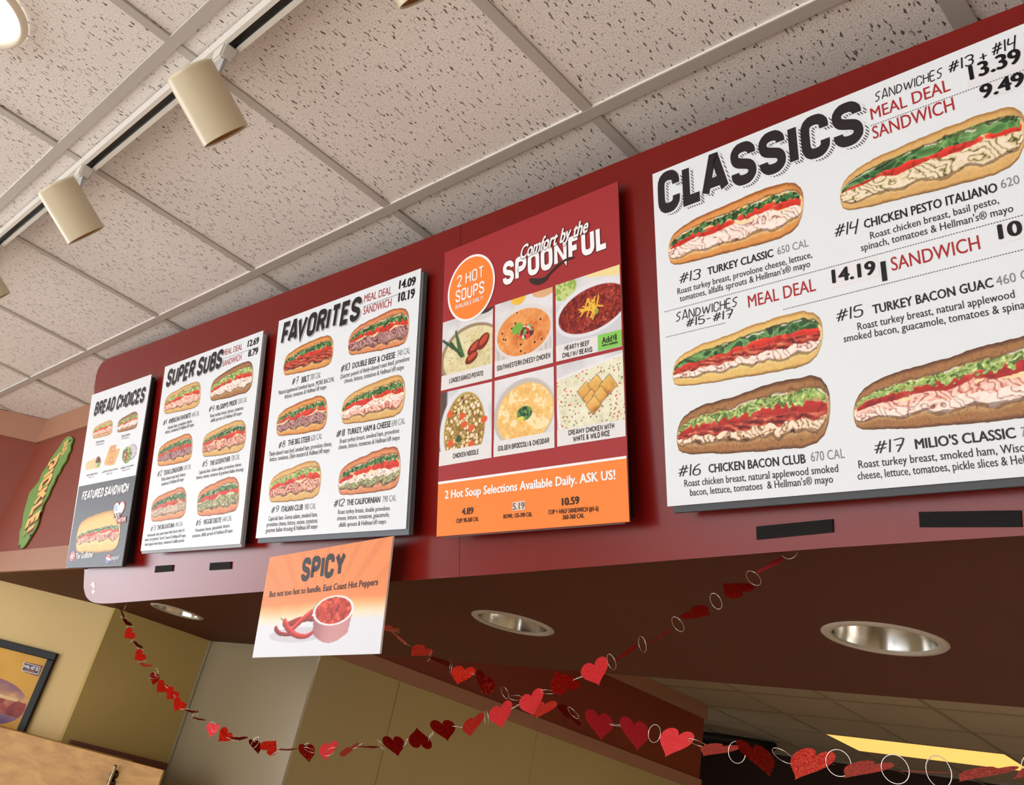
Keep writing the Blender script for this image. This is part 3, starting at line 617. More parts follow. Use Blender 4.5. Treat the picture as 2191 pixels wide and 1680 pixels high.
def picture(name, pl, quad, fn, parent, step=1.3, w=.0004, label=None):
    """quad: pixel corners BL, BR, TR, TL; fn(a, b) -> rgb 0-255, alpha"""
    q = [pl.loc(*p) for p in quad]; Lx = math.dist(quad[0], quad[1]); Ly = math.dist(quad[0], quad[3])
    nx, ny = max(8, int(Lx / step)), max(8, int(Ly / step)); a, b = np.meshgrid(np.linspace(0, 1, nx + 1), np.linspace(0, 1, ny + 1))
    # aspect on the board itself keeps grain round
    asp = np.linalg.norm(q[1] - q[0]) / np.linalg.norm(q[3] - q[0])
    if getattr(fn, 'warp', None) is not None:
        a = np.sin((a - .5) * math.pi) * .5 * .35 + .65 * (a - .5) + .5; b = fn.warp(a, b, asp)
    rgb, al = fn(a, b, asp)
    P = ((1 - a) * (1 - b))[..., None] * q[0] + (a * (1 - b))[..., None] * q[1] + (a * b)[..., None] * q[2] + ((1 - a) * b)[..., None] * q[3]
    X = pl.p0 + P[..., :1] * pl.U + P[..., 1:] * pl.V + pl.N * w
    idx = np.arange((nx + 1) * (ny + 1)).reshape(ny + 1, nx + 1); ok = (al[:-1, :-1] + al[1:, :-1] + al[:-1, 1:] + al[1:, 1:]) > 1.9
    f = np.stack([idx[:-1, :-1], idx[:-1, 1:], idx[1:, 1:], idx[1:, :-1]], -1)[ok]
    used = np.unique(f); rm = np.full(idx.size, -1); rm[used] = np.arange(len(used)); f = rm[f]
    me = bpy.data.meshes.new(name); me.vertices.add(len(used)); me.vertices.foreach_set('co', X.reshape(-1, 3)[used].ravel())
    me.loops.add(f.size); me.loops.foreach_set('vertex_index', f.ravel().astype(np.int32)); me.polygons.add(len(f)); me.polygons.foreach_set('loop_start', np.arange(0, f.size, 4, dtype=np.int32)); me.polygons.foreach_set('loop_total', np.full(len(f), 4, dtype=np.int32))
    me.update(calc_edges=True); ca = me.color_attributes.new('Col', 'FLOAT_COLOR', 'POINT')
    col = np.ones((len(used), 4)); col[:, :3] = lin(np.clip(rgb, 0, 255)).reshape(-1, 3)[used] * .97; ca.data.foreach_set('color', col.ravel())
    o = mesh_obj(name, me, parent, PRINT)
    if label: o['label'] = label
    return o

GR_D = [(38, 72, 40), (60, 110, 58), (96, 150, 84), (34, 60, 38), (140, 186, 120), (78, 128, 70)]
GR_L = [(150, 180, 96), (186, 208, 124), (120, 152, 76), (206, 222, 150), (90, 120, 58), (170, 196, 106)]
MEAT = {'turkey': [(120, 72, 66), (196, 142, 128), (230, 196, 182), (244, 226, 216), (250, 240, 232)], 'ham': [(140, 60, 56), (196, 108, 96), (222, 146, 130), (238, 178, 160), (248, 222, 208)],
        'beef': [(44, 22, 26), (80, 40, 46), (120, 66, 74), (158, 104, 108), (196, 156, 150)], 'bacon': [(70, 18, 16), (128, 34, 28), (176, 58, 44), (210, 104, 76), (230, 160, 120)],
        'tuna': [(130, 104, 84), (176, 146, 122), (206, 180, 154), (226, 206, 184), (240, 226, 208)], 'sprout': [(92, 74, 54), (122, 128, 84), (156, 162, 112), (204, 202, 160), (228, 222, 190)],
        'chicken': [(66, 34, 26), (156, 104, 72), (214, 172, 128), (240, 214, 180), (248, 234, 214)], 'pesto': [(60, 74, 38), (110, 120, 66), (196, 170, 120), (232, 212, 176), (244, 232, 208)], 'italian': [(70, 28, 28), (126, 52, 48), (170, 84, 72), (208, 130, 112), (240, 196, 176)]}
def sub(seed, bun=((180, 100, 46), (224, 154, 84), (240, 206, 146)), lett=GR_D, meats=('turkey',), cheese=True, spinach=False, tom=(206, 52, 38), lo=.22, hi=.79, slope=.04, shadow=True, dark=False, low=.72):
    def edges(a, asp):
        w = lambda f, s: vn(a * asp * f, np.zeros_like(a), seed + s) - .5
        Tt = np.interp(a, [0, .008, .025, .05, .1, .2, .36, .55, .75, .88, .94, .975, .992, 1], [low - .36, low - .22, low - .10, low - .01, low + .07, low + .15, .92, .97, 1, .975, .91, .81, .70, .52]) + .03 * w(4, 1) + .012 * w(17, 3)
        Bb = np.interp(a, [0, .008, .02, .05, .1, .3, .6, .85, .93, .97, .992, 1], [.34, .20, .10, .04, .02, .01, .02, .05, .10, .19, .34, .50]) + .02 * w(5, 2) + .010 * w(19, 4)
        return Tt, Bb
    def fn(a, b, asp):
        A = a * asp; n = lambda f, s: vn(A * f, b * f, seed + s)
        Tt, Bb = edges(a, asp)
        body = (b < Tt + 1) & (b > Bb - 1) ; f = (b - Bb) / np.maximum(Tt - Bb, .02)
        hl = lo + .03 * np.sin(A * 9 + seed) + .05 * (n(7, 3) - .5); hh = hi + slope * (a - .5) + .035 * (n(9, 4) - .5)
        # breads
        g = fbm(A * 9, b * 9, seed); top = pal(np.clip((f - hh) / np.maximum(1 - hh, .05), 0, 1) ** .8 + .22 * (g - .5), [bun[2], bun[1], bun[1], bun[0]])
        top = top * (1 - .16 * sm(a, .86, 1))[..., None] * (.95 + .1 * fbm(A * 30, b * 30, seed + 2))[..., None]
        bt = pal(np.clip(1 - f / np.maximum(hl, .05), 0, 1) ** 1.3 + .25 * (g - .5), [bun[2], bun[1], bun[1], np.array(bun[0]) * .85]); bt = bt * (.93 + .12 * fbm(A * 26, b * 26, seed + 4))[..., None]
        if dark:
            sp = vn(A * 60, b * 60, seed + 31) > .8; top = over(top, (90, 58, 38), sp * .4); bt = over(bt, (90, 58, 38), sp * .4)
        c = np.where((f > hh)[..., None], top, bt); z = (f - hl) / np.maximum(hh - hl, .05)
        al = body.astype(float)
        # the filling, drawn from the bottom up
        k = len(meats); mt = .60 if spinach or cheese else .55
        m = (z > -.06 + .22 * (n(11, 6) - .5)) & (z < mt + .1) & (a > .004) & (a < .985)
        for i, kind in enumerate(meats[::-1]):
            z0, z1 = mt * i / k, mt * (i + 1) / k; wv = fbm(A * 5, b * 5, seed + 11 + i)
            if kind in ('tuna', 'sprout'):
                d, ci, e = cell(A * 26, b * 26, seed + i); v = .25 + .7 * ci - .6 * (e < .12)
            elif kind == 'bacon': v = .35 + .8 * (fbm(A * 8, b * 16 + 2 * wv, seed + 5) - .35) + .25 * np.sin(b * 60 + A * 9 + 9 * wv)
            else:
                ph = A * 6.0 + 4.2 * wv + 1.2 * np.sin(A * 6 + b * 9); rr_ = np.abs(np.sin(ph * 2.1)); fold = np.abs(np.sin(ph * 2.1 + b * 17 + 4 * fbm(A * 3, b * 9, seed + 17)))
                v = .95 - .95 * (1 - fold) ** 3 - .25 * (1 - rr_) ** 2 + .2 * (wv - .5)
                if kind in ('chicken',): v = np.where((np.abs(fold - .5) < .05), .05, v)
                v = np.where(fold > .95, 1.0, v)
            v = v - .45 * (1 - sm(z, z0 - .06, z0 + .1)) * (i == 0)
            c = np.where((m & (z >= z0 + .04 * np.sin(A * 20)))[..., None], pal(v, MEAT[kind]), c)
        if cheese:
            zc = mt - .02 + .06 * np.sin(A * 8 + seed) + .08 * (n(4, 20) - .5); ck = (np.abs(z - zc) < .038 + .03 * n(3, 21)) & (n(3, 22) > .32) & m
            c = over(c, (246, 226, 178), ck * .95)
        zt = mt + .08; tm = np.zeros_like(a)
        for j in range(4 if asp > 1.5 else 3):
            cx = (.14 + j * (.26 if asp > 1.5 else .33)) + .03 * math.sin(seed + j * 2); wd = .15; e = ((a - cx) / wd) ** 2 + ((z - zt - .05 * math.sin(j * 2.3 + seed)) / .15) ** 2; sh = (e < 1) & (a > .02) & (a < .98)
            cc = np.array(tom) * 1.0; tone = 1 + .18 * sm(z - zt, -.1, .12)[..., None] - .18 * (n(14, 30 + j) > .7)[..., None]
            c = np.where(sh[..., None], cc * tone + (e > .72)[..., None] * np.array([16, 26, 20]), c)
        # leaves
        if spinach:
            lk = (z > mt + .12 + .2 * (n(5, 40) - .5)) & (z < 1.1); d, ci, e = cell(A * 5.5 + 2 * n(3, 41), b * 9 + n(3, 42) * 2, seed + 8)
            lc = pick(ci, [(50, 92, 48), (84, 134, 70), (42, 76, 44), (110, 158, 92), (62, 108, 58)]) * (.8 + .45 * d)[..., None]; lc = over(lc, (150, 186, 130), (e < .05) * .7)
        else:
            d, ci, e = cell(A * 19 + 3.2 * n(9, 43), b * 26 + 3.2 * n(9, 44), seed + 8); lk = (z > mt + .16 + .26 * (n(16, 40) - .5)) & (z < 1.02 + .12 * (n(20, 45) - .5))
            lc = pick(ci, lett) * (.78 + .5 * d)[..., None]; lc = over(lc, np.array(lett[0]) * .6, (e < .06) * .6)
        lk = lk & (a > .012) & (a < .97)
        c = np.where(lk[..., None], lc, c); c = over(c, (246, 240, 224), ((np.abs(z - 1.03 - .1 * (n(9, 50) - .5)) < .035) & (n(6, 51) > .62) & body) * .8)
        c = over(c, (96, 62, 40), .55 * (1 - sm(f, .0, .05))); c = over(c, np.array(bun[0]) * .72, .55 * sm(f, .93, 1.0)); c = over(c, (84, 58, 40), .5 * (np.abs(z - 1.06 - .08 * (n(9, 50) - .5)) < .03)); c = over(c, (70, 44, 34), .45 * (np.abs(z + .0 - .1 * (n(8, 52) - .5)) < .05))
        if False:
            s = (1 - sm(np.abs(b - Bb), 0, .03)) * (a > .03) * (a < .8) * (b <= Bb) ; c = over(c, (96, 84, 76), (s > .3) * .8); al = np.maximum(al, (s > .3) * 1.0)
        return c, np.ones_like(a)
    def warp(a, b, asp): Tt, Bb = edges(a, asp); return Bb + b * (Tt - Bb)
    fn.warp = warp; return fn
DARKBUN = ((110, 68, 42), (168, 118, 72), (204, 164, 112)); YEL = ((214, 160, 84), (232, 194, 116), (238, 212, 144)); PALE = ((206, 150, 84), (222, 178, 112), (232, 198, 138)); PINKB = ((186, 98, 60), (222, 144, 98), (238, 184, 142))

# ------------------------------------------------------------------ the boards
def slab(name, q, w0, w1, m, t, m2=None):
    bm = bmesh.new(); prism_pts(bm, [BP.at(u, v, w1) for u, v in q], [BP.at(u, v, w0) for u, v in q]); bmesh.ops.recalc_face_normals(bm, faces=bm.faces)
    me = bpy.data.meshes.new(name); bm.to_mesh(me); bm.free(); me.materials.append(m); me.materials.append(m2 or m)
    for p in me.polygons: p.material_index = 0 if Vector(BP.N).dot(p.normal) > .9 else 1
    return mesh_obj(name, me, t)
def board(name, label, corners, thick, facemat, edge=GREYE, off=(.006, -.012), left=.0, inset=(.05, .02)):
    t = tag(empty(name), label, 'menu board', None)
    q = [BP.loc(*c) for c in corners]   # TL TR BR BL
    slab('board_face', q, -.003, 0, facemat, t, mat('face_edge', (170, 174, 178), .5) if facemat is WHITEB else edge)
    du, dv = off; q1 = [q[0] + (du + left, -.01), q[1] + (du, -.01), q[2] + (du, dv), q[3] + (du + left, dv)]
    if thick > 0: slab('backing_board', q1, -.003 - thick, -.0032, edge, t)
    c = sum(q) / 4; q2 = [np.array([c[0] + (p[0] - c[0]) * (1 - 2 * inset[0]), c[1] + (p[1] - c[1]) * (1 - 2 * inset[1]) + dv]) for p in q]
    a = -.0034 - max(thick, 0); bm = bmesh.new(); prism_pts(bm, [BP.at(u, v, a) for u, v in q2], [PP.at((BP.at(u, v, a) - PP.p0) @ PP.U, (BP.at(u, v, a) - PP.p0) @ PP.V, 0.0004) for u, v in q2])
    bmesh.ops.recalc_face_normals(bm, faces=bm.faces); bm_obj('mounting_block', bm, BLACKM, t)
    return t
def sheetpic(name, quad, m, parent, w=.0002): return Block(name, BP, m, parent, w).poly(quad).done()

# --- CLASSICS
b = board('classics_menu_board', 'largest white menu board headed CLASSICS, at the right edge', [(1396, 373), (2352, -15), (2352, 1006.5), (1428, 1084)], .010, WHITEB, mat('dark_grey_edge', (64, 68, 74), .6), (0, -.010), .008)
B = lambda n, m, w=.0004: Block(n, BP, m, b, w)
for mm, w, fat, sft in ((HATCH, .0003, .0, (.09, -.075)), (WHITEB, .0005, .05, (.018, -.015)), (mat('headline_ink', (44, 37, 40), .32, spec=.2), .0008, 0, (0, 0))):
    B('headline', mm, w).t('CLASSICS', (1410, 463), (1851, 301), 90, 'head', th=.235, hr=97, shear=.02, gap=.10, fat=fat, shift=sft).done()
for tx, bl, br, h in (('SANDWICHES', (1872, 219), (2018, 165), 21), ('#13', (2028, 158), (2084, 138), 24), ('+', (2096, 136), (2115, 128), 22), ('#14', (2121, 121), (2177, 101), 26), ('SANDWICHES', (1446, 689), (1579, 655), 20), ('#15-#17', (1467, 701), (1568, 680), 18)):
    B('handwritten_note', PEN).t(tx, bl, br, h, 'hand', th=.10, shear=.08).done()
for tx, bl, br, h in (('#13', (1452, 608), (1498, 597), 22), ('#14', (1784, 509), (1837, 497), 27), ('#15', (1788, 690), (1847, 677), 26), ('#16', (1450, 1021), (1499, 1017), 25), ('#17', (1869, 972), (1935, 966), 28)):
    B('handwritten_number', PEN).t(tx, bl, br, h, 'hand', th=.085, shear=.12).done()
for tx, bl, br, h in (('MEAL DEAL', (1865, 257), (2034, 193.5), 25), ('SANDWICH', (1869, 298), (2043, 235), 27), ('MEAL DEAL', (1602, 659), (1746, 622), 26), ('SANDWICH', (1909, 580), (2098, 533), 29)): B('price_heading', REDI).t(tx, bl, br, h, 'body').done()
for tx, bl, br, h in (('13.39', (2078, 171), (2185, 132), 30), ('9.49', (2101, 212), (2192, 181), 29), ('14.19', (1783, 606), (1873, 586), 28), ('10', (2140, 512), (2187, 501), 31), ('|', (1888, 592), (1897, 590), 32)):
    B('price', mat('price_ink', (16, 14, 16), .35, spec=.2), .0008).t(tx, bl, br, h, 'black' if tx != '|' else 'body').done()
for q in ([(2071, 190), (2071, 145), (2191, 98), (2191, 143)], [(2098, 216), (2098, 182), (2191, 150), (2191, 186)], [(1779, 618), (1776, 575), (1876, 549), (1882, 590)], [(2136, 522), (2132, 480), (2198, 464), (2200, 508)]):
    Block('price_sticker', BP, mat('sticker_film', (228, 229, 235), .25), b, .0003).poly(q).done()
for a_, c_ in (((1862, 270), (2250, 128)), ((1421, 668), (2250, 444)), ((1424, 722), (1553, 691)), ((1675, 663), (2250, 519))): B('dotted_line', INK).dots(a_, c_, .0011, .0034).done()
for tx, bl, br, h in (('TURKEY CLASSIC', (1515, 588.5), (1655, 549), 15.5), ('CHICKEN PESTO ITALIANO', (1850, 489), (2135, 410), 18.5), ('TURKEY BACON GUAC', (1869, 672), (2126, 614), 19), ('CHICKEN BACON CLUB', (1517, 1012), (1724, 991), 18), ("MILIO'S CLASSIC", (1960, 961), (2174, 937), 21)):
    B('item_name', INK).t(tx, bl, br, h, 'bold').done()
for tx, bl, br, h in (('650 CAL', (1664, 545.5), (1730, 527), 16), ('620 CAL', (2143, 404), (2245, 373), 19), ('460 CAL', (2133, 612), (2240, 587), 20), ('670 CAL', (1736, 988), (1808, 980), 20), ('790 CAL', (2187, 935), (2270, 926), 21)):
    B('calorie_note', GREY).t(tx, bl, br, h, 'light').done()
for L in ([('Roast turkey breast, provolone cheese, lettuce,', (1450, 630.5), (1738, 551), 13), ('tomatoes, alfalfa sprouts & Hellman\'s® mayo', (1455, 646), (1734, 571), 13)],
          [('Roast chicken breast, basil pesto,', (1863, 512), (2138, 435), 15), ('spinach, tomatoes & Hellman\'s® mayo', (1843, 538), (2169, 453), 15.5)],
          [('Roast turkey breast, natural applewood', (1836, 707), (2172, 637), 16), ('smoked bacon, guacamole, tomatoes & spinach', (1806, 733), (2216, 656), 16)],
          [('Roast chicken breast, natural applewood smoked', (1465, 1042), (1794, 1010), 15), ('bacon, lettuce, tomatoes  & Hellman\'s® mayo', (1477, 1061.5), (1783, 1033), 15)],
          [('Roast turkey breast, smoked ham, Wisconsin', (1838, 1002.5), (2246, 961), 17), ('cheese, lettuce, tomatoes, pickle slices & Hellman\'s® mayo', (1836, 1027), (2326, 979), 17)]):
    d = B('item_description', INKT)
    for l in L: d.t(*l)
    d.done()
picture('sandwich_picture', BP, [(1430, 573), (1716, 506), (1723, 374), (1430, 476)], sub(3, meats=('turkey',), cheese=True), b, label='printed turkey sandwich numbered 13')
picture('sandwich_picture', BP, [(1797, 459), (2193, 366), (2197, 208), (1798, 352)], sub(8, bun=PALE, meats=('pesto',), cheese=False, spinach=True), b, label='printed chicken pesto sandwich numbered 14')
picture('sandwich_picture', BP, [(1438, 832), (1758, 786), (1763, 650), (1441, 742)], sub(12, bun=YEL, meats=('bacon', 'turkey'), spinach=True, cheese=False, lo=.24), b, label='printed turkey bacon guacamole sandwich numbered 15')
picture('sandwich_picture', BP, [(1447, 975), (1774, 965), (1779, 790), (1450, 868)], sub(17, bun=DARKBUN, lett=GR_L, meats=('bacon', 'chicken'), cheese=False, dark=True, tom=(176, 42, 36), low=.76), b, label='printed chicken bacon sandwich on dark roll numbered 16')
picture('sandwich_picture', BP, [(1824, 926), (2332, 893), (2342, 684), (1829, 802)], sub(23, bun=DARKBUN, lett=GR_L, meats=('ham', 'turkey'), cheese=True, dark=True, tom=(170, 40, 34), low=.74), b, label='printed ham and turkey sandwich on dark roll numbered 17')

# --- SOUP
SOUPR = mat('soup_board_red', (160, 48, 52), .40, spec=.2)
b = board('soup_menu_board', 'dark red menu board of soup photographs with an orange bottom band', [(951.5, 541), (1322, 388), (1347.5, 1117), (934, 1149)], .003, SOUPR, mat('soup_edge', (90, 60, 60), .5), (-.012, -.002), .03)
OR = mat('orange_print', (246, 134, 56), .42, spec=.2); BRN = mat('brown_ink', (52, 40, 38), .4, spec=.2)
for mm, w, fat in ((BRN, .0007, .05), (mat('headline_white', (244, 244, 250), .4), .0010, 0)):
    B('headline', mm, w).t('SPOONFUL', (1077, 613), (1302, 530), 50, 'head', th=.23, hr=54, gap=.09, fat=fat).done()
B('script_line', BRN, .0012).t('Comfort by the', (1113, 556), (1257, 497), 27, 'body', shear=.3, fat=.06).done()
B('script_line', WINK, .0015).t('Comfort by the', (1113, 556), (1257, 497), 27, 'body', shear=.3, fat=.022).done()
c0 = BP.loc(1008, 615.8); ru = (BP.loc(1058.5, 594) - BP.loc(957.5, 638))[0] / 2; rv = (BP.loc(1008, 546.5) - BP.loc(1008, 685))[1] / 2
Block('badge_ring', BP, WINK, b, .0012).add(ell(BP, (1008, 615.8), ru, rv, 56), [tuple(range(56))]).done()
Block('badge', BP, OR, b, .0015).add(ell(BP, (1008, 615.8), ru * .925, rv * .93, 56), [tuple(range(56))]).done()
bd = Block('badge_text', BP, WINK, b, .0019); bd.t('2 HOT', (979, 616.5), (1037, 593), 24.5, 'head', th=.13, gap=.12); bd.t('SOUPS', (976, 649), (1037.5, 627), 26, 'head', th=.15, gap=.12); bd.t('AVAILABLE DAILY!', (976, 662.5), (1035, 642), 9, 'head', th=.13); bd.done()
sp_ = catmull([(1229, 553), (1222, 555), (1205, 563), (1188, 578), (1176, 590), (1170, 600), (1160, 607), (1148, 610), (1137, 606), (1133, 599), (1137, 596), (1150, 596.5), (1164, 594), (1174, 586), (1186, 573), (1203, 559), (1218, 551), (1228, 550)], 4, True)
Block('spoon_drawing', BP, BRN, b, .0013).poly([tuple(p) for p in sp_]).done()
def soup(kind, seed):
    def fn(a, b, asp):
        A = a * asp; c = pal(fbm(A * 3, b * 3, seed), [(190, 192, 198), (222, 224, 230), (240, 241, 245)]) + np.zeros(a.shape + (3,))
        def disc(c, cx, cyy, rx, ry, col, rot=0.0, al=1.0):
            x, y = (A - cx * asp), (b - cyy); ca, sa = math.cos(rot), math.sin(rot); e = ((x * ca + y * sa) / rx) ** 2 + ((-x * sa + y * ca) / ry) ** 2
            return over(c, col, (1 - sm(e, .94, 1.04)) * al), e
        d, ci, e2 = cell(A * 16, b * 16, seed); d3, c3, e3 = cell(A * 30, b * 30, seed + 3); g = fbm(A * 8, b * 8, seed + 1)
        def soupfill(c, e, cols, mix=.5, thr=.985): 
            v = g * (1 - mix) + ci * mix; return np.where((e < thr)[..., None], pal(v, cols), c)
        if kind == 'potato':
            c = over(c, (96, 90, 88), sm(.55 - b - .25 * (a - .2), 0, .2) * .9 * (a < .4)); c, e = disc(c, .82, 1.02, .30, .16, (214, 212, 214)); c, e = disc(c, .84, 1.06, .22, .12, (70, 52, 48))
            c, e = disc(c, .60, .40, .62, .45, (156, 134, 108)); c, e = disc(c, .62, .40, .58, .40, (232, 222, 188)); c = soupfill(c, e, [(196, 186, 136), (222, 212, 166), (240, 234, 206)], .3)
            c = over(c, (96, 100, 60), ((e < .9) & (c3 > .9) & (d3 < .25)) * .8)
            for i, (x0, y0, x1, y1) in enumerate([(.02, .72, .42, .44), (.28, .80, .36, .46), (.18, .66, .40, .42), (.30, .74, .44, .42)]):
                t = np.clip(((A / asp - x0) * (x1 - x0) + (b - y0) * (y1 - y0)) / ((x1 - x0) ** 2 + (y1 - y0) ** 2), 0, 1); dd = np.hypot((a - x0 - t * (x1 - x0)) * asp, b - y0 - t * (y1 - y0)); c = over(c, (66, 104, 58) if i % 2 else (50, 84, 48), dd < .022)
            for x, y, rx, ry, ro in ((.66, .50, .16, .075, .5), (.82, .55, .14, .085, .7), (.60, .36, .13, .07, .4)):
                c, e = disc(c, x, y, rx, ry, (120, 38, 26), ro); c, e = disc(c, x + .01, y + .02, rx * .7, ry * .5, (196, 78, 48), ro)
        elif kind == 'cheesy':
            c, e = disc(c, .42, 1.0, .13, .10, (236, 190, 70)); c, e = disc(c, .86, 1.0, .2, .1, (222, 176, 130)); c, e = disc(c, .5, .28, .47, .40, (196, 192, 192))
            c = np.where(((e < .98) & (np.sin(A * 70) > .3) & (b < .4))[..., None], np.array([216., 213, 212]), c); c, e = disc(c, .5, .52, .50, .36, (222, 220, 222)); c, e = disc(c, .5, .51, .455, .31, (226, 140, 74)); c = soupfill(c, e, [(186, 92, 42), (224, 136, 70), (236, 164, 98), (240, 190, 120)], .35)
            c = over(c, (44, 26, 18), (e < .93) & (ci > .86) & (d < .26)); c, e = disc(c, .53, .50, .17, .11, (226, 156, 90)); c = np.where(((e < .9))[..., None], pick(c3, [(196, 44, 34), (226, 96, 60), (236, 210, 190), (84, 40, 44), (122, 170, 84), (214, 70, 50)]), c); c, e = disc(c, .40, .58, .10, .07, (120, 176, 70), .3)
        elif kind == 'chili':
            c, e = disc(c, .14, .92, .2, .16, (196, 214, 140)); c = np.where(((e < .95) & (c3 > .5))[..., None], np.array([150., 178, 84]), c); c = over(c, (240, 222, 160), sm(b - .86 + .2 * (a - 1), .0, .02) * (a > .5)); c, e = disc(c, .56, .40, .56, .40, (206, 208, 216)); c, e = disc(c, .56, .56, .57, .33, (226, 228, 236), .12)
            c, e = disc(c, .57, .55, .52, .275, (130, 34, 22), .12); ci, e2 = c3, e3; c = soupfill(c, e, [(56, 14, 12), (110, 24, 18), (150, 38, 26), (176, 60, 44), (214, 110, 84)], .6); c = over(c, (70, 18, 14), (e < .96) & (e3 < .08))
            for i in range(13):
                x0, y0 = .44 + .22 * hsh(np.array(i), np.array(1), 2), .50 + .13 * hsh(np.array(i), np.array(2), 3); an = 3.1 * hsh(np.array(i), np.array(4), 5); t = (A - x0 * asp) * math.cos(an) + (b - y0) * math.sin(an); dd = np.abs(-(A - x0 * asp) * math.sin(an) + (b - y0) * math.cos(an) - 1.4 * t * t); c = over(c, (236, 186, 66), (dd < .010) & (np.abs(t) < .12))
            c, e = disc(c, .64, .50, .03, .03, (140, 170, 60))
        elif kind == 'noodle':
            c = over(c, (84, 70, 66), sm(.16 - a, 0, .05) * 1.0); c, e = disc(c, .48, .42, .47, .60, (222, 226, 234), -.12); c, e = disc(c, .48, .44, .385, .50, (176, 150, 78), -.12); c = soupfill(c, e, [(142, 104, 44), (180, 150, 76), (206, 182, 112)], .2)
            c = over(c, (104, 74, 34), (e < .84) & (e2 < .10)); c = np.where(((e < .84) & (ci > .35) & (d < .46) & (e2 > .1))[..., None], pick(c3 * .5 + ci * .5, [(196, 160, 100), (236, 216, 170), (244, 232, 204), (222, 190, 130)]), c)
            for x, y in ((.2, .68), (.44, .62), (.62, .44), (.86, .52), (.22, .28), (.62, .22), (.48, .5)): c, e = disc(c, x, y, .06, .045, (224, 92, 44), .3)
            c, e = disc(c, .38, .32, .05, .05, (62, 80, 44))
        elif kind == 'cheddar':
            c, e = disc(c, .5, .50, .52, .44, (196, 190, 188), .1); c, e = disc(c, .52, .49, .48, .385, (238, 196, 116), .1); c = soupfill(c, e, [(226, 166, 84), (240, 196, 116), (248, 218, 156)], .35)
            c = over(c, (250, 230, 186), ((e < .92) & (fbm(A * 13, b * 13, 5) > .60)) * .9); c = over(c, (222, 164, 88), ((e < .92) & (fbm(A * 13, b * 13, 5) < .36)) * .5); c, e = disc(c, .52, .49, .13, .09, (60, 104, 52)); c = np.where((e < 1.0)[..., None], pick(c3, [(44, 84, 44), (72, 122, 62), (36, 66, 38), (100, 150, 84)]), c); c, e = disc(c, .46, .43, .06, .03, (226, 214, 90))
        else:
            c = over(c, (176, 174, 178), .4 * sm(a + b, 1.6, 1.9)); an = .0
            x = (A - .55 * asp); y = b - .50; x2 = x * math.cos(.14) + y * math.sin(.14); y2 = -x * math.sin(.14) + y * math.cos(.14); e = np.maximum(np.abs(x2) / (.56 * asp), np.abs(y2) / .40)
            c = over(c, (232, 234, 240), e < 1); ins = e < .93; c = np.where(ins[..., None], pal(g * .7 + ci * .3, [(206, 204, 172), (230, 230, 204), (242, 242, 224)]), c)
            c = np.where((ins & (c3 > .80) & (d3 < .3))[..., None], pick(ci, [(110, 108, 74), (92, 84, 58), (210, 84, 66), (150, 150, 100)]), c); c = over(c, (216, 96, 72), ins & (ci > .86) & (d < .22))
            for x, y, s in ((.44, .60, .085), (.60, .66, .085), (.78, .62, .09), (.52, .50, .08), (.66, .52, .08), (.56, .42, .08)):
                q = np.maximum(np.abs((A - x * asp) * .8 + (b - y) * .6), np.abs(-(A - x * asp) * .6 + (b - y) * .8)); c = over(c, (120, 96, 60), (q < s * 1.10) * .6); c = np.where((q < s * .96)[..., None], pal(.4 + .8 * (g - .3) + .2 * (b - y) / s, [(150, 84, 44), (222, 168, 84), (242, 206, 130)]), c)
        return c, np.ones_like(a)
    return fn
for kind, q in (('potato', [(944, 836.6), (1053.5, 810.5), (1055, 656), (948, 690.7)]), ('cheesy', [(1059, 808), (1184, 776.4), (1182.7, 613.8), (1059.6, 653)]), ('chili', [(1190.7, 774.4), (1331.7, 741), (1325.8, 566), (1188.8, 610.7)]),
                ('noodle', [(939.5, 998.3), (1052, 979.6), (1053, 817), (943.5, 841.5)]), ('cheddar', [(1056.6, 978.6), (1187, 958), (1185, 784.4), (1058.6, 815.6)]), ('rice', [(1193, 956), (1339.3, 933.4), (1332.3, 748.3), (1191, 782.4)])):
    picture('soup_picture', BP, q, soup(kind, len(kind) * 3), b, 1.25, .0004, 'printed photograph of ' + {'potato': 'potato soup with bacon', 'cheesy': 'orange chicken soup', 'chili': 'beef chili in a white bowl', 'noodle': 'chicken noodle soup', 'cheddar': 'yellow broccoli soup', 'rice': 'creamy soup with croutons'}[kind])
CAP = mat('caption_strip', (222, 222, 224), .4)
for q in ([(944, 836.6), (1053.5, 810.5), (1054, 777.8), (945.5, 805.5)], [(1059, 808), (1184, 776.4), (1183.7, 743.9), (1059, 774.4)], [(1190.7, 774.4), (1280, 753), (1279.3, 718.5), (1190, 741)], [(939.5, 998.3), (1052, 979.6), (1052.3, 947), (941, 967)], [(1056.6, 978.6), (1187, 958), (1186.7, 922), (1056.8, 946)], [(1193, 956), (1339.3, 933.4), (1338.5, 897), (1192.5, 921)]):
    Block('caption_strip', BP, CAP, b, .0008).poly(q).done()
Block('price_flag', BP, mat('green_print', (124, 198, 76), .4), b, .0010).poly([(1280, 752), (1331.7, 740), (1330.7, 705), (1279.5, 718)]).done()
for tx, bl, br, h in (('LOADED BAKED POTATO', (962, 821), (1034, 804), 10.5), ('SOUTHWESTERN CHEESY CHICKEN', (1064, 794.5), (1178, 766), 11), ('HEARTY BEEF', (1209, 751), (1262, 739), 10.5), ('CHILI W/ BEANS', (1204, 767), (1268, 753), 11), ('CHICKEN NOODLE', (970, 982), (1025, 972), 11), ('GOLDEN BROCCOLI & CHEDDAR', (1066, 966), (1176, 948), 11), ('CREAMY CHICKEN WITH', (1217, 932.5), (1315, 917), 11.5), ('WHITE & WILD RICE', (1227, 946), (1306, 933), 12)):
    B('caption', BRN, .0012).t(tx, bl, br, h, 'head', th=.17, gap=.12).done()
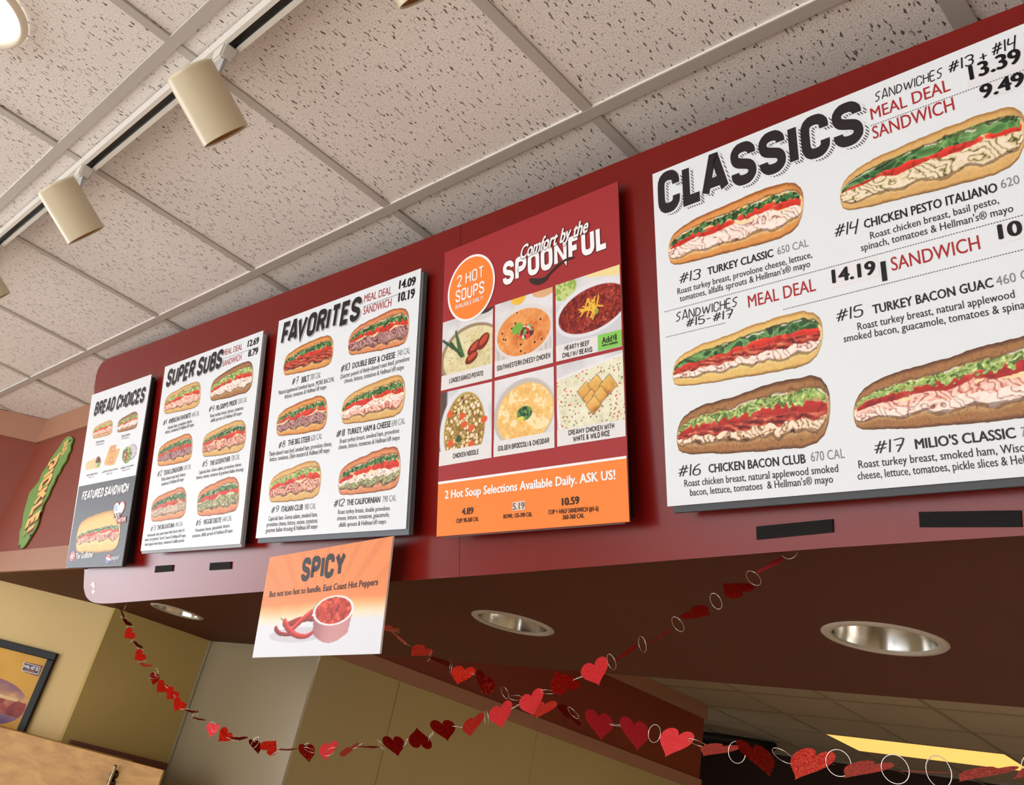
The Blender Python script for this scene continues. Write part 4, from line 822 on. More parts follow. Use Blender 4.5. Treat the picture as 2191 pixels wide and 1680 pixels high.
fl = B('price_flag_text', BRN, .0014); fl.t('Add', (1289, 736), (1310, 731), 13, 'bold'); fl.t('$', (1312.5, 726), (1316, 725), 8, 'bold'); fl.t('1', (1317.3, 729), (1320.3, 728.3), 14, 'light'); fl.t('when available', (1288.5, 742.5), (1322.5, 734.5), 5.4, 'bold'); fl.done()
Block('orange_band', BP, OR, b, .0004).poly([(938, 1036.8), (1340.9, 981), (1347.3, 1116.3), (934.2, 1148.4)]).done()
Block('white_band', BP, WINK, b, .0006).poly([(938, 1036.8), (1340.9, 981), (1340.7, 975.5), (938.2, 1031.5)]).done()
B('soup_notice', WINK, .0009).t('2 Hot Soup Selections Available Daily. ASK US!', (953, 1067.5), (1317, 1025.5), 17, 'black', hr=20).done()
for tx, bl, br, h, s in (('4.89', (989, 1102), (1013, 1099.5), 14, 'bold'), ('CUP: 90-260 CAL', (977, 1119.5), (1024.5, 1115), 9, 'bold'), ('BOWL: 135-390 CAL', (1078, 1110), (1139, 1105), 9, 'bold'), ('10.59', (1203.5, 1082), (1239.5, 1078), 15.5, 'black'), ('CUP + HALF SANDWICH (#1-6)', (1174, 1101), (1281, 1093), 9.5, 'bold'), ('360-760 CAL', (1204.6, 1112), (1250.5, 1108), 9.5, 'bold')): B('soup_price', BRN, .0012).t(tx, bl, br, h, s).done()
Block('price_sticker', BP, mat('worn_sticker', (226, 206, 196), .3), b, .0009).poly([(1096.7, 1075.5), (1123.8, 1071.5), (1123.8, 1090.5), (1097, 1093.5)]).done()
B('soup_price', mat('faded_ink', (96, 84, 84), .4), .0013).t('5.19', (1098, 1091.5), (1122.5, 1088.5), 14, 'bold').done()

# --- small text boards
def heads(t, text, bl, br, h, hr, shear=.16, th=.225, c1=INK, c2=SHAD, w=.0004):
    Block('headline', BP, c2, t, w).t(text, bl, br, h, 'head', th=th, hr=hr, shear=shear, gap=.07, shift=(.07, -.06)).done()
    Block('headline', BP, c1, t, w + .0004).t(text, bl, br, h, 'head', th=th, hr=hr, shear=shear, gap=.07).done()
def items(t, rows):
    for num, nb, ne, nh, nm, mb, me_, mh, cal, cb, ce, ch, desc, quad, fn, lb in rows:
        Block('handwritten_number', BP, PEN, t).t(num, nb, ne, nh, 'hand', th=.10, shear=.1).done()
        Block('item_name', BP, INK, t).t(nm, mb, me_, mh, 'bold').done()
        Block('calorie_note', BP, GREY, t).t(cal, cb, ce, ch, 'light').done()
        d = Block('item_description', BP, INKT, t)
        for l in desc: d.t(*l)
        d.done()
        picture('sandwich_picture', BP, quad, fn, t, 1.1, label=lb)
b = board('favorites_menu_board', 'white menu board headed FAVORITES with six sandwiches', [(597, 687), (901, 574), (868.4, 1131.7), (547, 1152)], .012, WHITEB)
heads(b, 'FAVORITES', (600, 740), (768, 685), 46, 50, .12)
for l in (('MEAL DEAL', (779, 647.5), (837, 629), 15.5), ('SANDWICH', (777, 674), (837, 655), 16)): Block('price_heading', BP, REDI, b).t(*l).done()
Block('divider_line', BP, GREY, b).line((777, 656.4), (889, 617), .0014).done()
for tx, bl, br, h in (('14.09', (854, 618.5), (888, 610), 17), ('10.19', (852.5, 646), (886, 637), 18)): Block('price', BP, PEN, b, .0008).t(tx, bl, br, h, 'black').done()
HM = "& Hellman's® mayo"
items(b, [
 ('#7', (624, 825), (638, 820), 14, 'BBLT', (645, 819.5), (661, 815), 12, '700 CAL', (663, 813.6), (686, 808), 12, [('Natural applewood smoked bacon, MORE BACON,', (596, 845), (715, 816), 9), ('lettuce, tomatoes ' + HM, (609, 853.5), (698, 832), 9)], [(606, 806), (712, 785), (715, 712), (608, 745)], sub(31, meats=('bacon',), cheese=False, low=.66), 'printed bacon sandwich numbered 7'),
 ('#10', (728, 798), (748, 791), 15, 'DOUBLE BEEF & CHEESE', (754, 789), (845, 766), 12, '740 CAL', (850, 763.5), (877.5, 756), 13, [('Quarter pound of thinly-shaved roast beef, provolone', (728, 811), (876, 771.5), 9.5), ('cheese, lettuce, tomatoes ' + HM, (736.5, 820.5), (864, 790), 9.5)], [(744, 763), (874, 742), (877, 650), (747, 695)], sub(32, bun=PINKB, meats=('beef',), lo=.18), 'printed double beef sandwich numbered 10'),
 ('#8', (595, 961), (610, 956), 14, 'THE BIG STEER', (616, 954), (663, 945), 11.5, '620 CAL', (665, 944), (689, 939), 12, [('Thinly-shaved roast beef, smoked ham, provolone cheese,', (575, 977), (710, 954), 9.5), ('lettuce, tomatoes, Dijon mustard ' + HM, (577, 988), (705, 968), 9.5)], [(591, 935), (700, 924), (701, 841), (593, 871)], sub(33, meats=('beef',)), 'printed roast beef sandwich numbered 8'),
 ('#11', (718, 937), (736.5, 933.5), 15, 'TURKEY, HAM & CHEESE', (743, 931), (835.5, 913.5), 12, '690 CAL', (838, 913), (866.5, 907), 13, [('Roast turkey breast, smoked ham, provolone', (727, 949), (854, 926), 9.5), ('cheese, lettuce, tomatoes ' + HM, (724, 962), (855, 941), 9.5)], [(730, 911), (866, 893), (868, 795), (732, 836)], sub(34, bun=PALE, meats=('turkey', 'ham')), 'printed turkey and ham sandwich numbered 11'),
 ('#9', (579.5, 1099.5), (596, 1095.5), 14, 'ITALIAN CLUB', (602, 1095.5), (647.5, 1091), 11.5, '980 CAL', (651.5, 1091), (675.5, 1088.5), 12, [('Capicola ham, Genoa salami, smoked ham,', (574, 1114.7), (679, 1105.5), 9.5), ('provolone cheese, lettuce, onions, tomatoes,', (570.5, 1127.5), (680, 1118.5), 9.5), ('gourmet Italian dressing ' + HM, (568.5, 1140), (679, 1131), 9.5)], [(575, 1077), (686, 1070), (688, 980), (577, 1008)], sub(35, bun=PALE, lett=GR_L, meats=('italian',)), 'printed italian sandwich numbered 9'),
 ('#12', (713, 1086), (736.5, 1083), 16, 'THE CALIFORNIAN', (742, 1081.7), (813, 1075), 12, '790 CAL', (818, 1075), (847.5, 1072), 13, [('Roast turkey breast, double provolone', (723, 1100.5), (834, 1092), 9.5), ('cheese, lettuce, tomatoes, guacamole,', (721, 1114), (833, 1105.5), 9.5), ('alfalfa sprouts ' + HM, (725, 1128), (826, 1120.5), 9.5)], [(723, 1062), (856, 1052), (858, 948), (725, 985)], sub(36, bun=PINKB, meats=('turkey', 'sprout'), lo=.18), 'printed turkey and sprouts sandwich numbered 12')])
b = board('super_subs_menu_board', 'white menu board headed SUPER SUBS, between BREAD CHOICES and FAVORITES', [(353.3, 785.2), (563.4, 707.3), (514, 1163.9), (300.8, 1179.3)], .010, WHITEB, mat('light_grey_edge', (160, 164, 170), .6), (.002, -.008))
heads(b, 'SUPER SUBS', (354, 830), (473, 787), 36, 39, .12)
for l in (('MEAL DEAL', (477, 762), (518, 748), 12), ('SANDWICH', (476, 785), (516, 770), 12)): Block('price_heading', BP, REDI, b).t(*l).done()
Block('divider_line', BP, GREY, b).line((477, 768), (554, 742), .0014).done()
for tx, bl, br, h in (('12.69', (530, 743), (553, 735), 13), ('8.79', (531, 764), (551, 757.5), 13)): Block('price', BP, PEN, b, .0008).t(tx, bl, br, h, 'black').done()
items(b, [
 ('#1', (348, 912), (356, 908), 11, 'AMERICAN FAVORITE', (360.5, 907), (407.5, 893.5), 9.5, '640 CAL', (410, 893), (426, 889), 10, [('Smoked ham, provolone cheese,', (358.5, 919.5), (411, 904), 7.5), ('lettuce, tomatoes ' + HM, (353.5, 929), (414.5, 912), 7.5)], [(350, 888), (428, 874), (431, 812), (353, 840)], sub(41, bun=PALE, lett=GR_L, meats=('ham',)), 'printed ham sandwich numbered 1'),
 ('#4', (446, 882.5), (458, 879), 12, "PILGRIM'S PRIDE", (462, 878.5), (506.5, 865.5), 10, '550 CAL', (509, 865), (528, 860), 10.5, [('Roast turkey breast, lettuce, tomatoes,', (449.5, 894), (521, 876), 7.5), ('alfalfa sprouts ' + HM, (450.5, 904), (517, 887.5), 7.5)], [(449, 861), (540, 841), (543, 767), (452, 803)], sub(42, bun=DARKBUN, lett=GR_L, meats=('turkey',), cheese=False), 'printed turkey sandwich numbered 4'),
 ('#2', (336, 1021.5), (346, 1018), 12, 'TEXAS LONGHORN', (350, 1017.5), (390.5, 1007.5), 10, '570 CAL', (393, 1007), (408, 1003), 10, [('Thinly shaved roast beef, lettuce,', (344, 1030), (397, 1018), 7.5), ('tomatoes ' + HM, (345, 1040), (393, 1029), 7.5)], [(336, 1000), (411, 989), (413, 924), (339, 946)], sub(43, meats=('beef',), cheese=False), 'printed roast beef sandwich numbered 2'),
 ('#5', (432, 1001), (443, 997.5), 13, 'THE GODFATHER', (449, 997), (492, 987), 10, '720 CAL', (494, 986.5), (512.5, 982.5), 11, [('Capicola ham, Genoa salami, provolone cheese,', (425, 1015), (516.5, 997), 7.5), ('lettuce, onions, tomatoes & gourmet Italian dressing', (420, 1026), (520.5, 1007.5), 7.5)], [(432, 980), (525, 969), (528, 893), (434, 920)], sub(44, bun=PALE, meats=('italian',)), 'printed salami sandwich numbered 5'),
 ('#3', (321.5, 1138), (332, 1134.5), 11, 'THE BIG KATUNA', (336, 1134), (372.5, 1128.5), 9.5, '490 CAL', (374.5, 1128.3), (391, 1125), 9.5, [('Homemade tuna salad mixed with diced celery &', (315, 1149.3), (394.5, 1137.5), 7), ('onion, our gourmet "secret" sauce ' + HM + ',', (309.5, 1158.6), (398, 1149), 7), ('then topped with lettuce, tomatoes & alfalfa sprouts', (309.5, 1168.8), (394, 1159.5), 7)], [(322, 1118), (398, 1111), (400, 1039), (325, 1058)], sub(45, bun=PINKB, meats=('tuna',), cheese=False), 'printed tuna sandwich numbered 3'),
 ('#6', (418.5, 1127), (429.5, 1123), 13, 'VEGGIE DELITE', (435, 1122.5), (473, 1117.5), 10, '640 CAL', (476, 1117), (495.5, 1114), 10.5, [('Provolone cheese, guacamole, lettuce,', (418, 1139), (492, 1128), 7.5), ('tomatoes, alfalfa sprouts ' + HM, (411, 1150.7), (497.5, 1139), 7.5)], [(421, 1107), (511, 1099), (513, 1017), (423, 1036)], sub(46, bun=PINKB, meats=('sprout',)), 'printed vegetable sandwich numbered 6')])
b = board('bread_menu_board', 'leftmost menu board, white BREAD CHOICES above a dark FEATURED SANDWICH half', [(197, 845.5), (324.3, 801), (260, 1211), (140.8, 1215)], .010, WHITEB, BLACKM, (.004, -.002))
heads(b, 'BREAD CHOICES', (200, 891), (307, 861), 28, 32, .10)
Block('dark_panel', BP, mat('slate_print', (84, 90, 98), .4, spec=.2), b, .0003).poly([(169.3, 1041.3), (291.4, 1017), (260.3, 1210.7), (141.1, 1214.6)]).done()
heads(b, 'FEATURED SANDWICH', (175, 1071), (274, 1053.5), 18, 21, .10, c1=WINK, c2=mat('dark_grey_ink', (44, 46, 52), .4), w=.0006)
picture('sandwich_picture', BP, [(198, 940), (240, 931), (242, 897), (200, 910)], sub(51, bun=PALE, lett=GR_L, meats=('ham',)), b, 1.0, label='small printed sub on pale roll')
picture('sandwich_picture', BP, [(250.5, 927), (294, 918), (296, 878), (252.5, 894)], sub(52, bun=DARKBUN, lett=GR_L, meats=('turkey',), cheese=False), b, 1.0, label='small printed sub on dark roll')
picture('sandwich_picture', BP, [(161, 1184), (254, 1186), (261, 1089), (169, 1100)], sub(53, bun=YEL, meats=('italian',), lo=.3, hi=.6), b, 1.0, .0008, label='large printed featured sandwich on dark ground')
def wrap(seed, kind):
    def fn(a, b, asp):
        A = a * asp; g = fbm(A * 8, b * 8, seed); c = pal(g, [(206, 166, 112), (232, 204, 156), (242, 222, 184)]) + np.zeros(a.shape + (3,))
        def e_(cx, cyy, rx, ry): return ((a - cx) / rx) ** 2 + ((b - cyy) / ry) ** 2
        if kind == 0:
            top_ = .60 + .38 * a; al = ((b < top_) & (b > .03 + .02 * a) & (a > .02 + .3 * np.abs(b - .3) ** 2) & (a < .80)) | (e_(.80, .5, .18, .44) < 1)
            f = e_(.82, .5, .16, .42); d, ci, ee = cell(A * 14, b * 14, seed); c = np.where((f < 1)[..., None], pick(ci, [(96, 52, 50), (130, 80, 76), (70, 40, 40)]), c); c = np.where(((f < 1) & (b < .45))[..., None], pick(ci, GR_L), c)
        elif kind == 1:
            x = a - .35 + (b - .5) * .0; s1 = np.abs((a - .30) * .9 - (b - .45) * .42) < .19; s2 = np.abs((a - .66) * .9 - (b - .42) * .42) < .19
            al = (s1 & (b > .08) & (b < .98) & (a > .01)) | (s2 & (b > .04) & (b < .74)); c = pal(g, [(200, 140, 76), (232, 180, 112), (240, 200, 136)])
            for cx, cyy in ((.55, .80), (.48, .28)):
                f = e_(cx, cyy, .17, .19); al = al | (f < 1); c = np.where((f < 1)[..., None], pal(.5 + .5 * np.sin(f * 14), [(180, 100, 60), (232, 160, 110), (240, 196, 150)]), c)
        else:
            f = e_(.34, .48, .34, .46); g2 = e_(.66, .60, .34, .42); al = (f < 1) | (g2 < 1); c = over(c, (206, 196, 214), g2 < 1); c = over(c, (66, 50, 70), (g2 > .86) & (g2 < 1) & (a > .6)); d, ci, ee = cell(A * 12, b * 12, seed)
            c = np.where((f < 1)[..., None], pick(ci, GR_D + GR_L), c); c = np.where((e_(.28, .45, .17, .26) < 1)[..., None], pick(ci, [(150, 70, 50), (210, 130, 90), (110, 60, 44), (226, 190, 150)]), c)
        return c, al.astype(float)
    return fn
picture('wrap_picture', BP, [(183, 1005), (216, 1003), (217, 973), (184.5, 981)], wrap(3, 0), b, .9)
picture('wrap_picture', BP, [(223.5, 999), (254, 994), (257, 949), (226, 957)], wrap(4, 1), b, .9)
picture('wrap_picture', BP, [(260, 994), (290, 989), (294, 948), (263, 956)], wrap(5, 2), b, .9)
tn = Block('bread_caption', BP, INKT, b); tg = Block('bread_calorie_note', BP, GREY, b)
for tx, bl, br, h in (('FRENCH SUB ROLL', (205, 949), (223.5, 945), 3.6), ('WHEAT SUB ROLL', (259.6, 936.5), (278.5, 931), 4), ('GARLIC HERB TORTILLA', (185, 1019.6), (208.6, 1014.5), 3.6), ('JALAPEÑO CHEDDAR TORTILLA', (218.5, 1012.6), (252, 1005), 3.6), ('ICEBERG LETTUCE WRAP', (257.8, 1004.5), (285.8, 997.5), 3.8)): tn.t(tx, bl, br, h, 'body')
for tx, bl, br, h in (('CAL INCLUDED', (205, 954), (221.7, 951), 3.4), ('SWAP 40 CAL', (260, 941), (276, 938), 3.4), ('300 CAL', (189.7, 1024), (201, 1021.5), 3.4), ('300 CAL', (227.4, 1016.5), (240.8, 1014), 3.4), ('MINUS 170 CAL', (261.7, 1009), (278.8, 1005), 3.4)): tg.t(tx, bl, br, h, 'light')
tn.done(); tg.done()
c1 = BP.loc(254.5, 1092)
def heart2d(n=40, notch=.12):
    P = []
    for k in range(n):
        t = 2 * math.pi * k / n; x = 16 * math.sin(t) ** 3; y = 13 * math.cos(t) - 5 * math.cos(2 * t) - 2 * math.cos(3 * t) - math.cos(4 * t); P.append((x / 16, y / 16))
    return P
for sc_, mm, w in ((1.0, REDI, .0012), (.86, WINK, .0015)):
    Block('badge_heart', BP, mm, b, w).add([(c1[0] + x * .048 * sc_, c1[1] + y * .040 * sc_) for x, y in heart2d()], [tuple(range(40))]).done()
Block('badge_state', BP, mat('pale_blue_ink', (150, 190, 214), .4), b, .0018).poly([(245, 1082), (252, 1080), (253, 1093), (246, 1095)]).done()
Block('badge_lettering', BP, INK, b, .0020).t('LOCAL', (244.5, 1109), (259.5, 1105), 9, 'bold', shear=.2).done()
Block('badge_strip', BP, REDI, b, .0018).poly([(251.5, 1108), (271.5, 1104), (270.5, 1117.5), (251.5, 1121)]).done()
Block('badge_lettering', BP, WINK, b, .0022).t('MATTERS', (253, 1118.5), (269.5, 1115), 8, 'head', th=.2).done()
cb = BP.loc(155.4, 1190.4); Block('number_badge', BP, mat('badge_red', (196, 60, 62), .4), b, .0010).add([(cb[0] + .024 * math.cos(a * math.pi / 12), cb[1] + .017 * math.sin(a * math.pi / 12)) for a in range(24)], [tuple(range(24))]).done()
Block('featured_name', BP, WINK, b, .0014).t('#5', (152, 1194), (159.5, 1193), 8, 'bold').t('The Godfather', (162, 1196.5), (200, 1192), 12, 'bold').done()
cb = BP.loc(232, 1196.2)
for (y0, y1, mm) in ((-1, -.18, mat('cola_blue', (60, 90, 160), .4)), (-.18, .2, WINK), (.2, 1, mat('cola_red', (206, 50, 50), .4))):
    ps = [(.9999 if False else 1) * math.pi * k / 24 for k in range(48)]; circ = [(math.cos(a), math.sin(a)) for a in ps]; pp = clip(clip(circ, -.25, -1, -y0), .25, 1, y1)
    Block('round_logo', BP, mm, b, .0012).add([(cb[0] + x * .0185, cb[1] + y * .0150) for x, y in pp], [tuple(range(len(pp)))]).done()
Block('logo_lettering', BP, WINK, b, .0012).t('pepsi', (237, 1199), (255, 1196.5), 9.5, 'light').done()

# --- SPICY sign, hung a little crooked from the board above
t = tag(empty('spicy_pepper_sign'), 'orange and white SPICY sign with red peppers hanging below FAVORITES', 'sign')
QS = [(541.7, 1407.5), (814.4, 1399.2), (842.7, 1147.3), (578.8, 1193)]   # BL BR TR TL
q = [BP.loc(*p) for p in QS]; bm = bmesh.new(); prism_pts(bm, [BP.at(u, v, .002) for u, v in q], [BP.at(u, v, -.002) for u, v in q]); bmesh.ops.recalc_face_normals(bm, faces=bm.faces); bm_obj('sign_card', bm, mat('card_white', (236, 236, 240), .4), t)
def spicy(a, b, asp):
    g = fbm(a * 3 * asp, b * 3, 4); yy = b + .05 * (g - .5)
    c = pal(np.clip((yy - .30) / .34, 0, 1), [(226, 230, 240), (246, 228, 200), (244, 190, 136), (240, 146, 90), (240, 142, 86), (240, 144, 88)]) + np.zeros(a.shape + (3,))
    an = np.arctan2(b - .1, (a - .5) * asp); c = c * (1 - .05 * (np.sin(an * 26) > .5) * sm(b, .45, .8))[..., None]
    A = a * asp
    def seg(c, P, r0, r1, col, hl=None):
        P = np.array(catmull([(x * asp, y) for x, y in P], 10)); best = np.full(a.shape, 9.0); bt = np.zeros(a.shape); side = np.zeros(a.shape)
        for i in range(len(P) - 1):
            d = P[i + 1] - P[i]; tt = np.clip(((A - P[i][0]) * d[0] + (b - P[i][1]) * d[1]) / (d @ d + 1e-12), 0, 1); dx = A - P[i][0] - tt * d[0]; dy = b - P[i][1] - tt * d[1]; dd = np.hypot(dx, dy); k = dd < best
            best = np.where(k, dd, best); bt = np.where(k, (i + tt) / (len(P) - 1), bt); side = np.where(k, dy, side)
        r = r0 + (r1 - r0) * bt; inn = best < r; sh = np.clip(side / np.maximum(r, 1e-4), -1, 1); cc = np.array(col, float) * (1 + .28 * sh)[..., None]; cc = over(cc, (240, 150, 130), (np.abs(sh - .45) < .12) * .45 if hl else np.zeros(a.shape)); return np.where(inn[..., None], cc, c)
    for P in (([(.20, .235), (.34, .185), (.52, .245)]),): c = over(c, (196, 192, 204), (np.hypot((a - .36) / .24, (b - .20) / .07) < 1) * .6)
    c = seg(c, [(.17, .27), (.22, .22), (.34, .20)], .030, .012, (150, 34, 32)); c = seg(c, [(.28, .30), (.38, .34), (.50, .33), (.56, .26)], .035, .018, (150, 36, 34))
    c = seg(c, [(.20, .37), (.245, .325)], .006, .014, (96, 150, 80)); c = seg(c, [(.50, .49), (.475, .44), (.46, .405)], .005, .016, (96, 150, 80))
    c = seg(c, [(.455, .40), (.38, .33), (.32, .26)], .030, .028, (196, 50, 44), 1); c = seg(c, [(.24, .325), (.29, .25), (.37, .19), (.46, .19), (.53, .28)], .040, .014, (190, 44, 42), 1)
    # portion cup
    cx, cyy, rx, ry = .625, .40, .155 * asp, .135; x, y = (A - cx * asp), b - cyy; bod = (y < .0) & (y > -.27 + .03 * (x / rx) ** 2 * 4 - .02) & (np.abs(x) < rx * (.98 + .6 * y)); c = np.where(bod[..., None], pal(.5 + .5 * np.sin(x / rx * 2.2 + .8) * .6 + .25 * (g - .5), [(150, 96, 104), (196, 140, 146), (214, 160, 160)]), c)
    e = (x / rx) ** 2 + (y / ry) ** 2; c = over(c, (238, 236, 242), 1 - sm(e, .97, 1.05)); d, ci, ee = cell(A * 20, b * 26, 9); c = np.where((e < .80)[..., None], pal(.15 + .6 * ci + .4 * (fbm(A * 20, b * 20, 2) - .4) - .3 * (ee < .08), [(120, 34, 26), (190, 52, 38), (222, 82, 56), (236, 150, 110)]), c)
    return c, np.ones_like(a)
picture('pepper_picture', BP, QS, spicy, t, 1.2, .0024)
Block('headline', BP, mat('sign_black', (44, 42, 46), .4, spec=.2), t, .0028).t('SPICY', (645, 1246), (738, 1233), 51, 'head', th=.25, hr=53, shear=.12, gap=.07).done()
Block('sign_text', BP, mat('sign_black', (44, 42, 46), .4, spec=.2), t, .0028).t('But not too hot to handle. East Coast Hot Peppers', (578, 1278.5), (810, 1252), 12.5, 'bold', shear=.15).done()

# --- pickle sign on the red wall
FP = Plane((0, YF - .009, 1.5), (1, 0, 0), (0, 0, 1))
t = tag(empty('pickle_sign'), 'green pickle-shaped wooden sign reading ADD A PICKLE! on the red wall', 'sign')
pk = [(575, 218), (600, 215), (622, 235), (618, 260), (605, 290), (602, 330), (580, 370), (565, 420), (530, 470), (508, 520), (480, 560), (462, 610), (435, 660), (412, 720), (390, 760), (366, 800), (355, 850), (336, 880), (327, 945), (300, 1010), (275, 1050), (250, 1090), (205, 1160), (175, 1172), (160, 1150), (166, 1080), (168, 1030), (188, 980), (200, 880), (217, 820), (233, 760), (252, 700), (282, 660), (330, 600), (358, 530), (402, 470), (438, 400), (482, 340), (518, 290), (545, 245)]
pk = [(x / 4, 880 + y / 4) for x, y in pk]; pc = [tuple(p) for p in catmull(pk, 3, True)]
GRN = mat('pickle_green', (112, 158, 76), .5, noise=.05, nscale=30)
flat(FP, pc, .0, .006, 'sign_board', GRN, t)
# bumpy carved rim
kk = [((x - 99) * .93 + 99 + 1.2 * math.sin(i * 2.1), (y - 1054) * .965 + 1054) for i, (x, y) in enumerate(pk)]
for i, (x, y) in enumerate([(150, 943), (42, 1169), (65.5, 1146)]): Block('screw_head', FP, BLACKM, t, .0008).add(ell(FP, (x, y), .010, .006, 16), [tuple(range(16))]).done()
for sft, mm, w in (((.10, -.10), DKRED, .0006), ((0, 0), CREAMI, .0010)):
    Block('sign_letters', FP, mm, t, w).t('PICKLE!', (101, 994), (47, 1149), (118, 1002), 'head', th=.26, gap=.06, shift=sft).done()
Block('sign_letters', FP, CREAMI, t, .0008).t('ADD', (136, 951), (131, 977), (145.5, 952), 'head', th=.24).done()
Block('sign_letters', FP, CREAMI, t, .0008).t('A', (122.5, 975), (120.5, 983), (129, 977), 'head', th=.22).done()

# ------------------------------------------------------------------ framed poster and cabinet on the angled wall
u0 = np.array([math.sqrt(.5), math.sqrt(.5), 0]); nrm = np.array([math.sqrt(.5), -math.sqrt(.5), 0])
PO = Plane(np.array([0, DG, 1.5]) + nrm * .022, u0, (0, 0, 1))
a, c_ = PO.loc(122, 1398), PO.loc(48, 1567); ur, vt = a[0], a[1]; ul = ur - .62; vb = vt - .80; fw = .031
t = tag(empty('framed_poster'), 'black framed yellow poster with a meatball sub on the tan wall', 'poster')
def pbox(name, u0_, u1_, v0_, v1_, w0, w1, m):
    bm = bmesh.new(); prism_pts(bm, [PO.at(u0_, v0_, w1), PO.at(u1_, v0_, w1), PO.at(u1_, v1_, w1), PO.at(u0_, v1_, w1)], [PO.at(u0_, v0_, w0), PO.at(u1_, v0_, w0), PO.at(u1_, v1_, w0), PO.at(u0_, v1_, w0)]); bmesh.ops.recalc_face_normals(bm, faces=bm.faces)
    bmesh.ops.bevel(bm, geom=bm.edges[:], offset=.002, segments=1, affect='EDGES'); return bm_obj(name, bm, m, t)
pbox('frame_rail', ul, ur, vt - fw, vt, -.021, 0, BLKFR); pbox('frame_rail', ul, ur, vb, vb + fw, -.021, 0, BLKFR); pbox('frame_stile', ur - fw, ur, vb + fw, vt - fw, -.021, 0, BLKFR); pbox('frame_stile', ul, ul + fw, vb + fw, vt - fw, -.021, 0, BLKFR)
pq = [(ul + fw, vb + fw), (ur - fw, vb + fw), (ur - fw, vt - fw), (ul + fw, vt - fw)]
class Loc(Plane):   # a plane addressed directly in metres
    def __init__(s, p): s.p0, s.U, s.V, s.N = p.p0, p.U, p.V, p.N
    def loc(s, x, y): return np.array([x, y])
PL = Loc(PO)
hx, hy = PO.loc(38, 1488)
def poster(a, b, asp):
    W_, H_ = pq[1][0] - pq[0][0], pq[2][1] - pq[0][1]; x = pq[0][0] + a * W_; y = pq[0][1] + b * H_
    g = fbm(x * 7, y * 5, 3); c = pal(.5 + .9 * (g - .5) + .3 * (1 - b) - .15, [(212, 156, 52), (228, 178, 74), (240, 204, 116)]) + np.zeros(a.shape + (3,))
    cx, cyy = PO.loc(-28, 1497); rr_ = PO.loc(59, 1503)[0] - cx; ex = (x - cx) / rr_; ey = (y - cyy) / .088; e = ex ** 2 + ey ** 2; g2 = fbm(x * 14, y * 14, 6); d, ci, ee = cell(x * 30, y * 30, 2)
    bun = pal(.5 + .5 * ey + .6 * (g2 - .5), [(110, 84, 130), (176, 132, 122), (222, 172, 112), (150, 104, 118)]); c = np.where((e < 1)[..., None], bun, c)
    c = np.where(((e < .95) & (np.abs(ey + .1) < .34 + .1 * (g2 - .5)))[..., None], pal(.3 + .6 * ci + .5 * (g2 - .5), [(60, 26, 40), (120, 38, 40), (160, 66, 58), (224, 168, 130)]), c); c = over(c, (232, 200, 150), (e < .9) & (np.abs(ey - .28) < .07 + .1 * (g2 - .5)) & (ex < .7))
    return c, np.ones_like(a)
picture('poster_print', PL, [(u * 1000 if False else u, v) for u, v in pq], poster, t, .0021, -.012) 
def PB(n, m, w): return Block(n, PO, m, t, w)
PB('shop_logo', mat('logo_maroon', (120, 40, 44), .4), -.0105).poly([(51, 1415.5), (90, 1424), (79, 1447), (49, 1437)]).done()
PB('shop_logo', WINK, -.0100).poly([(49, 1416), (84.5, 1427), (79, 1443), (44, 1434.5)]).done()
PB('shop_logo', mat('logo_black', (34, 22, 30), .4), -.0095).poly([(50, 1417.5), (83, 1427.7), (78, 1441.5), (45.5, 1433.5)]).done()
PB('shop_logo_lettering', WINK, -.0085).t("MILIO'S", (48, 1427.8), (78.5, 1435.5), 7.5, 'head', th=.22).done()
PB('shop_logo_lettering', mat('logo_red', (176, 62, 60), .4), -.0085).line((51, 1432), (71, 1437), .004).done()
t = tag(empty('wall_cabinet'), 'pale birch plywood cabinet below the poster, bottom left corner', 'cabinet')
CP = Plane(np.array([0, 5.3, 1.5]), u0, (0, 0, 1))
cu1, cv = CP.loc(350, 1648); cu0 = cu1 - 1.5
def cbox(name, a0, a1, b0, b1, w0, w1, m, bev=.0015):
    bm = bmesh.new(); prism_pts(bm, [CP.at(a0, b0, w1), CP.at(a1, b0, w1), CP.at(a1, b1, w1), CP.at(a0, b1, w1)], [CP.at(a0, b0, w0), CP.at(a1, b0, w0), CP.at(a1, b1, w0), CP.at(a0, b1, w0)]); bmesh.ops.recalc_face_normals(bm, faces=bm.faces)
    bmesh.ops.bevel(bm, geom=bm.edges[:], offset=bev, segments=1, affect='EDGES'); return bm_obj(name, bm, m, t)
cbox('carcass', cu0, cu1 - .2, cv - .75, cv, -.222, -.020, WOOD)
dm = (cu0 + cu1) / 2
d1 = cbox('door', dm + .002, cu1, cv - .75, cv, -.019, 0, WOOD); d2 = cbox('door', cu0, dm - .002, cv - .75, cv, -.019, 0, WOOD)
BRZ = mat('aged_nickel', (150, 136, 112), .3, metal=1.0); DBZ = mat('dark_bronze', (60, 44, 32), .35, metal=.9)
hu, hv = CP.loc(243.5, 1661)
bm = bmesh.new(); rev(bm, [(.0005, .045), (.006, .042), (.0075, .036), (.005, .030), (.006, .026), (.0065, .012), (.006, .0), (.0055, -.012), (.0065, -.020), (.0055, -.03), (.0055, -.16)], CP.at(hu, hv - .006, .022), (0, 0, 1), tuple(CP.U), 16, True, True)
bmesh.ops.recalc_face_normals(bm, faces=bm.faces); hd = bm_obj('handle', bm, BRZ, d1, True)
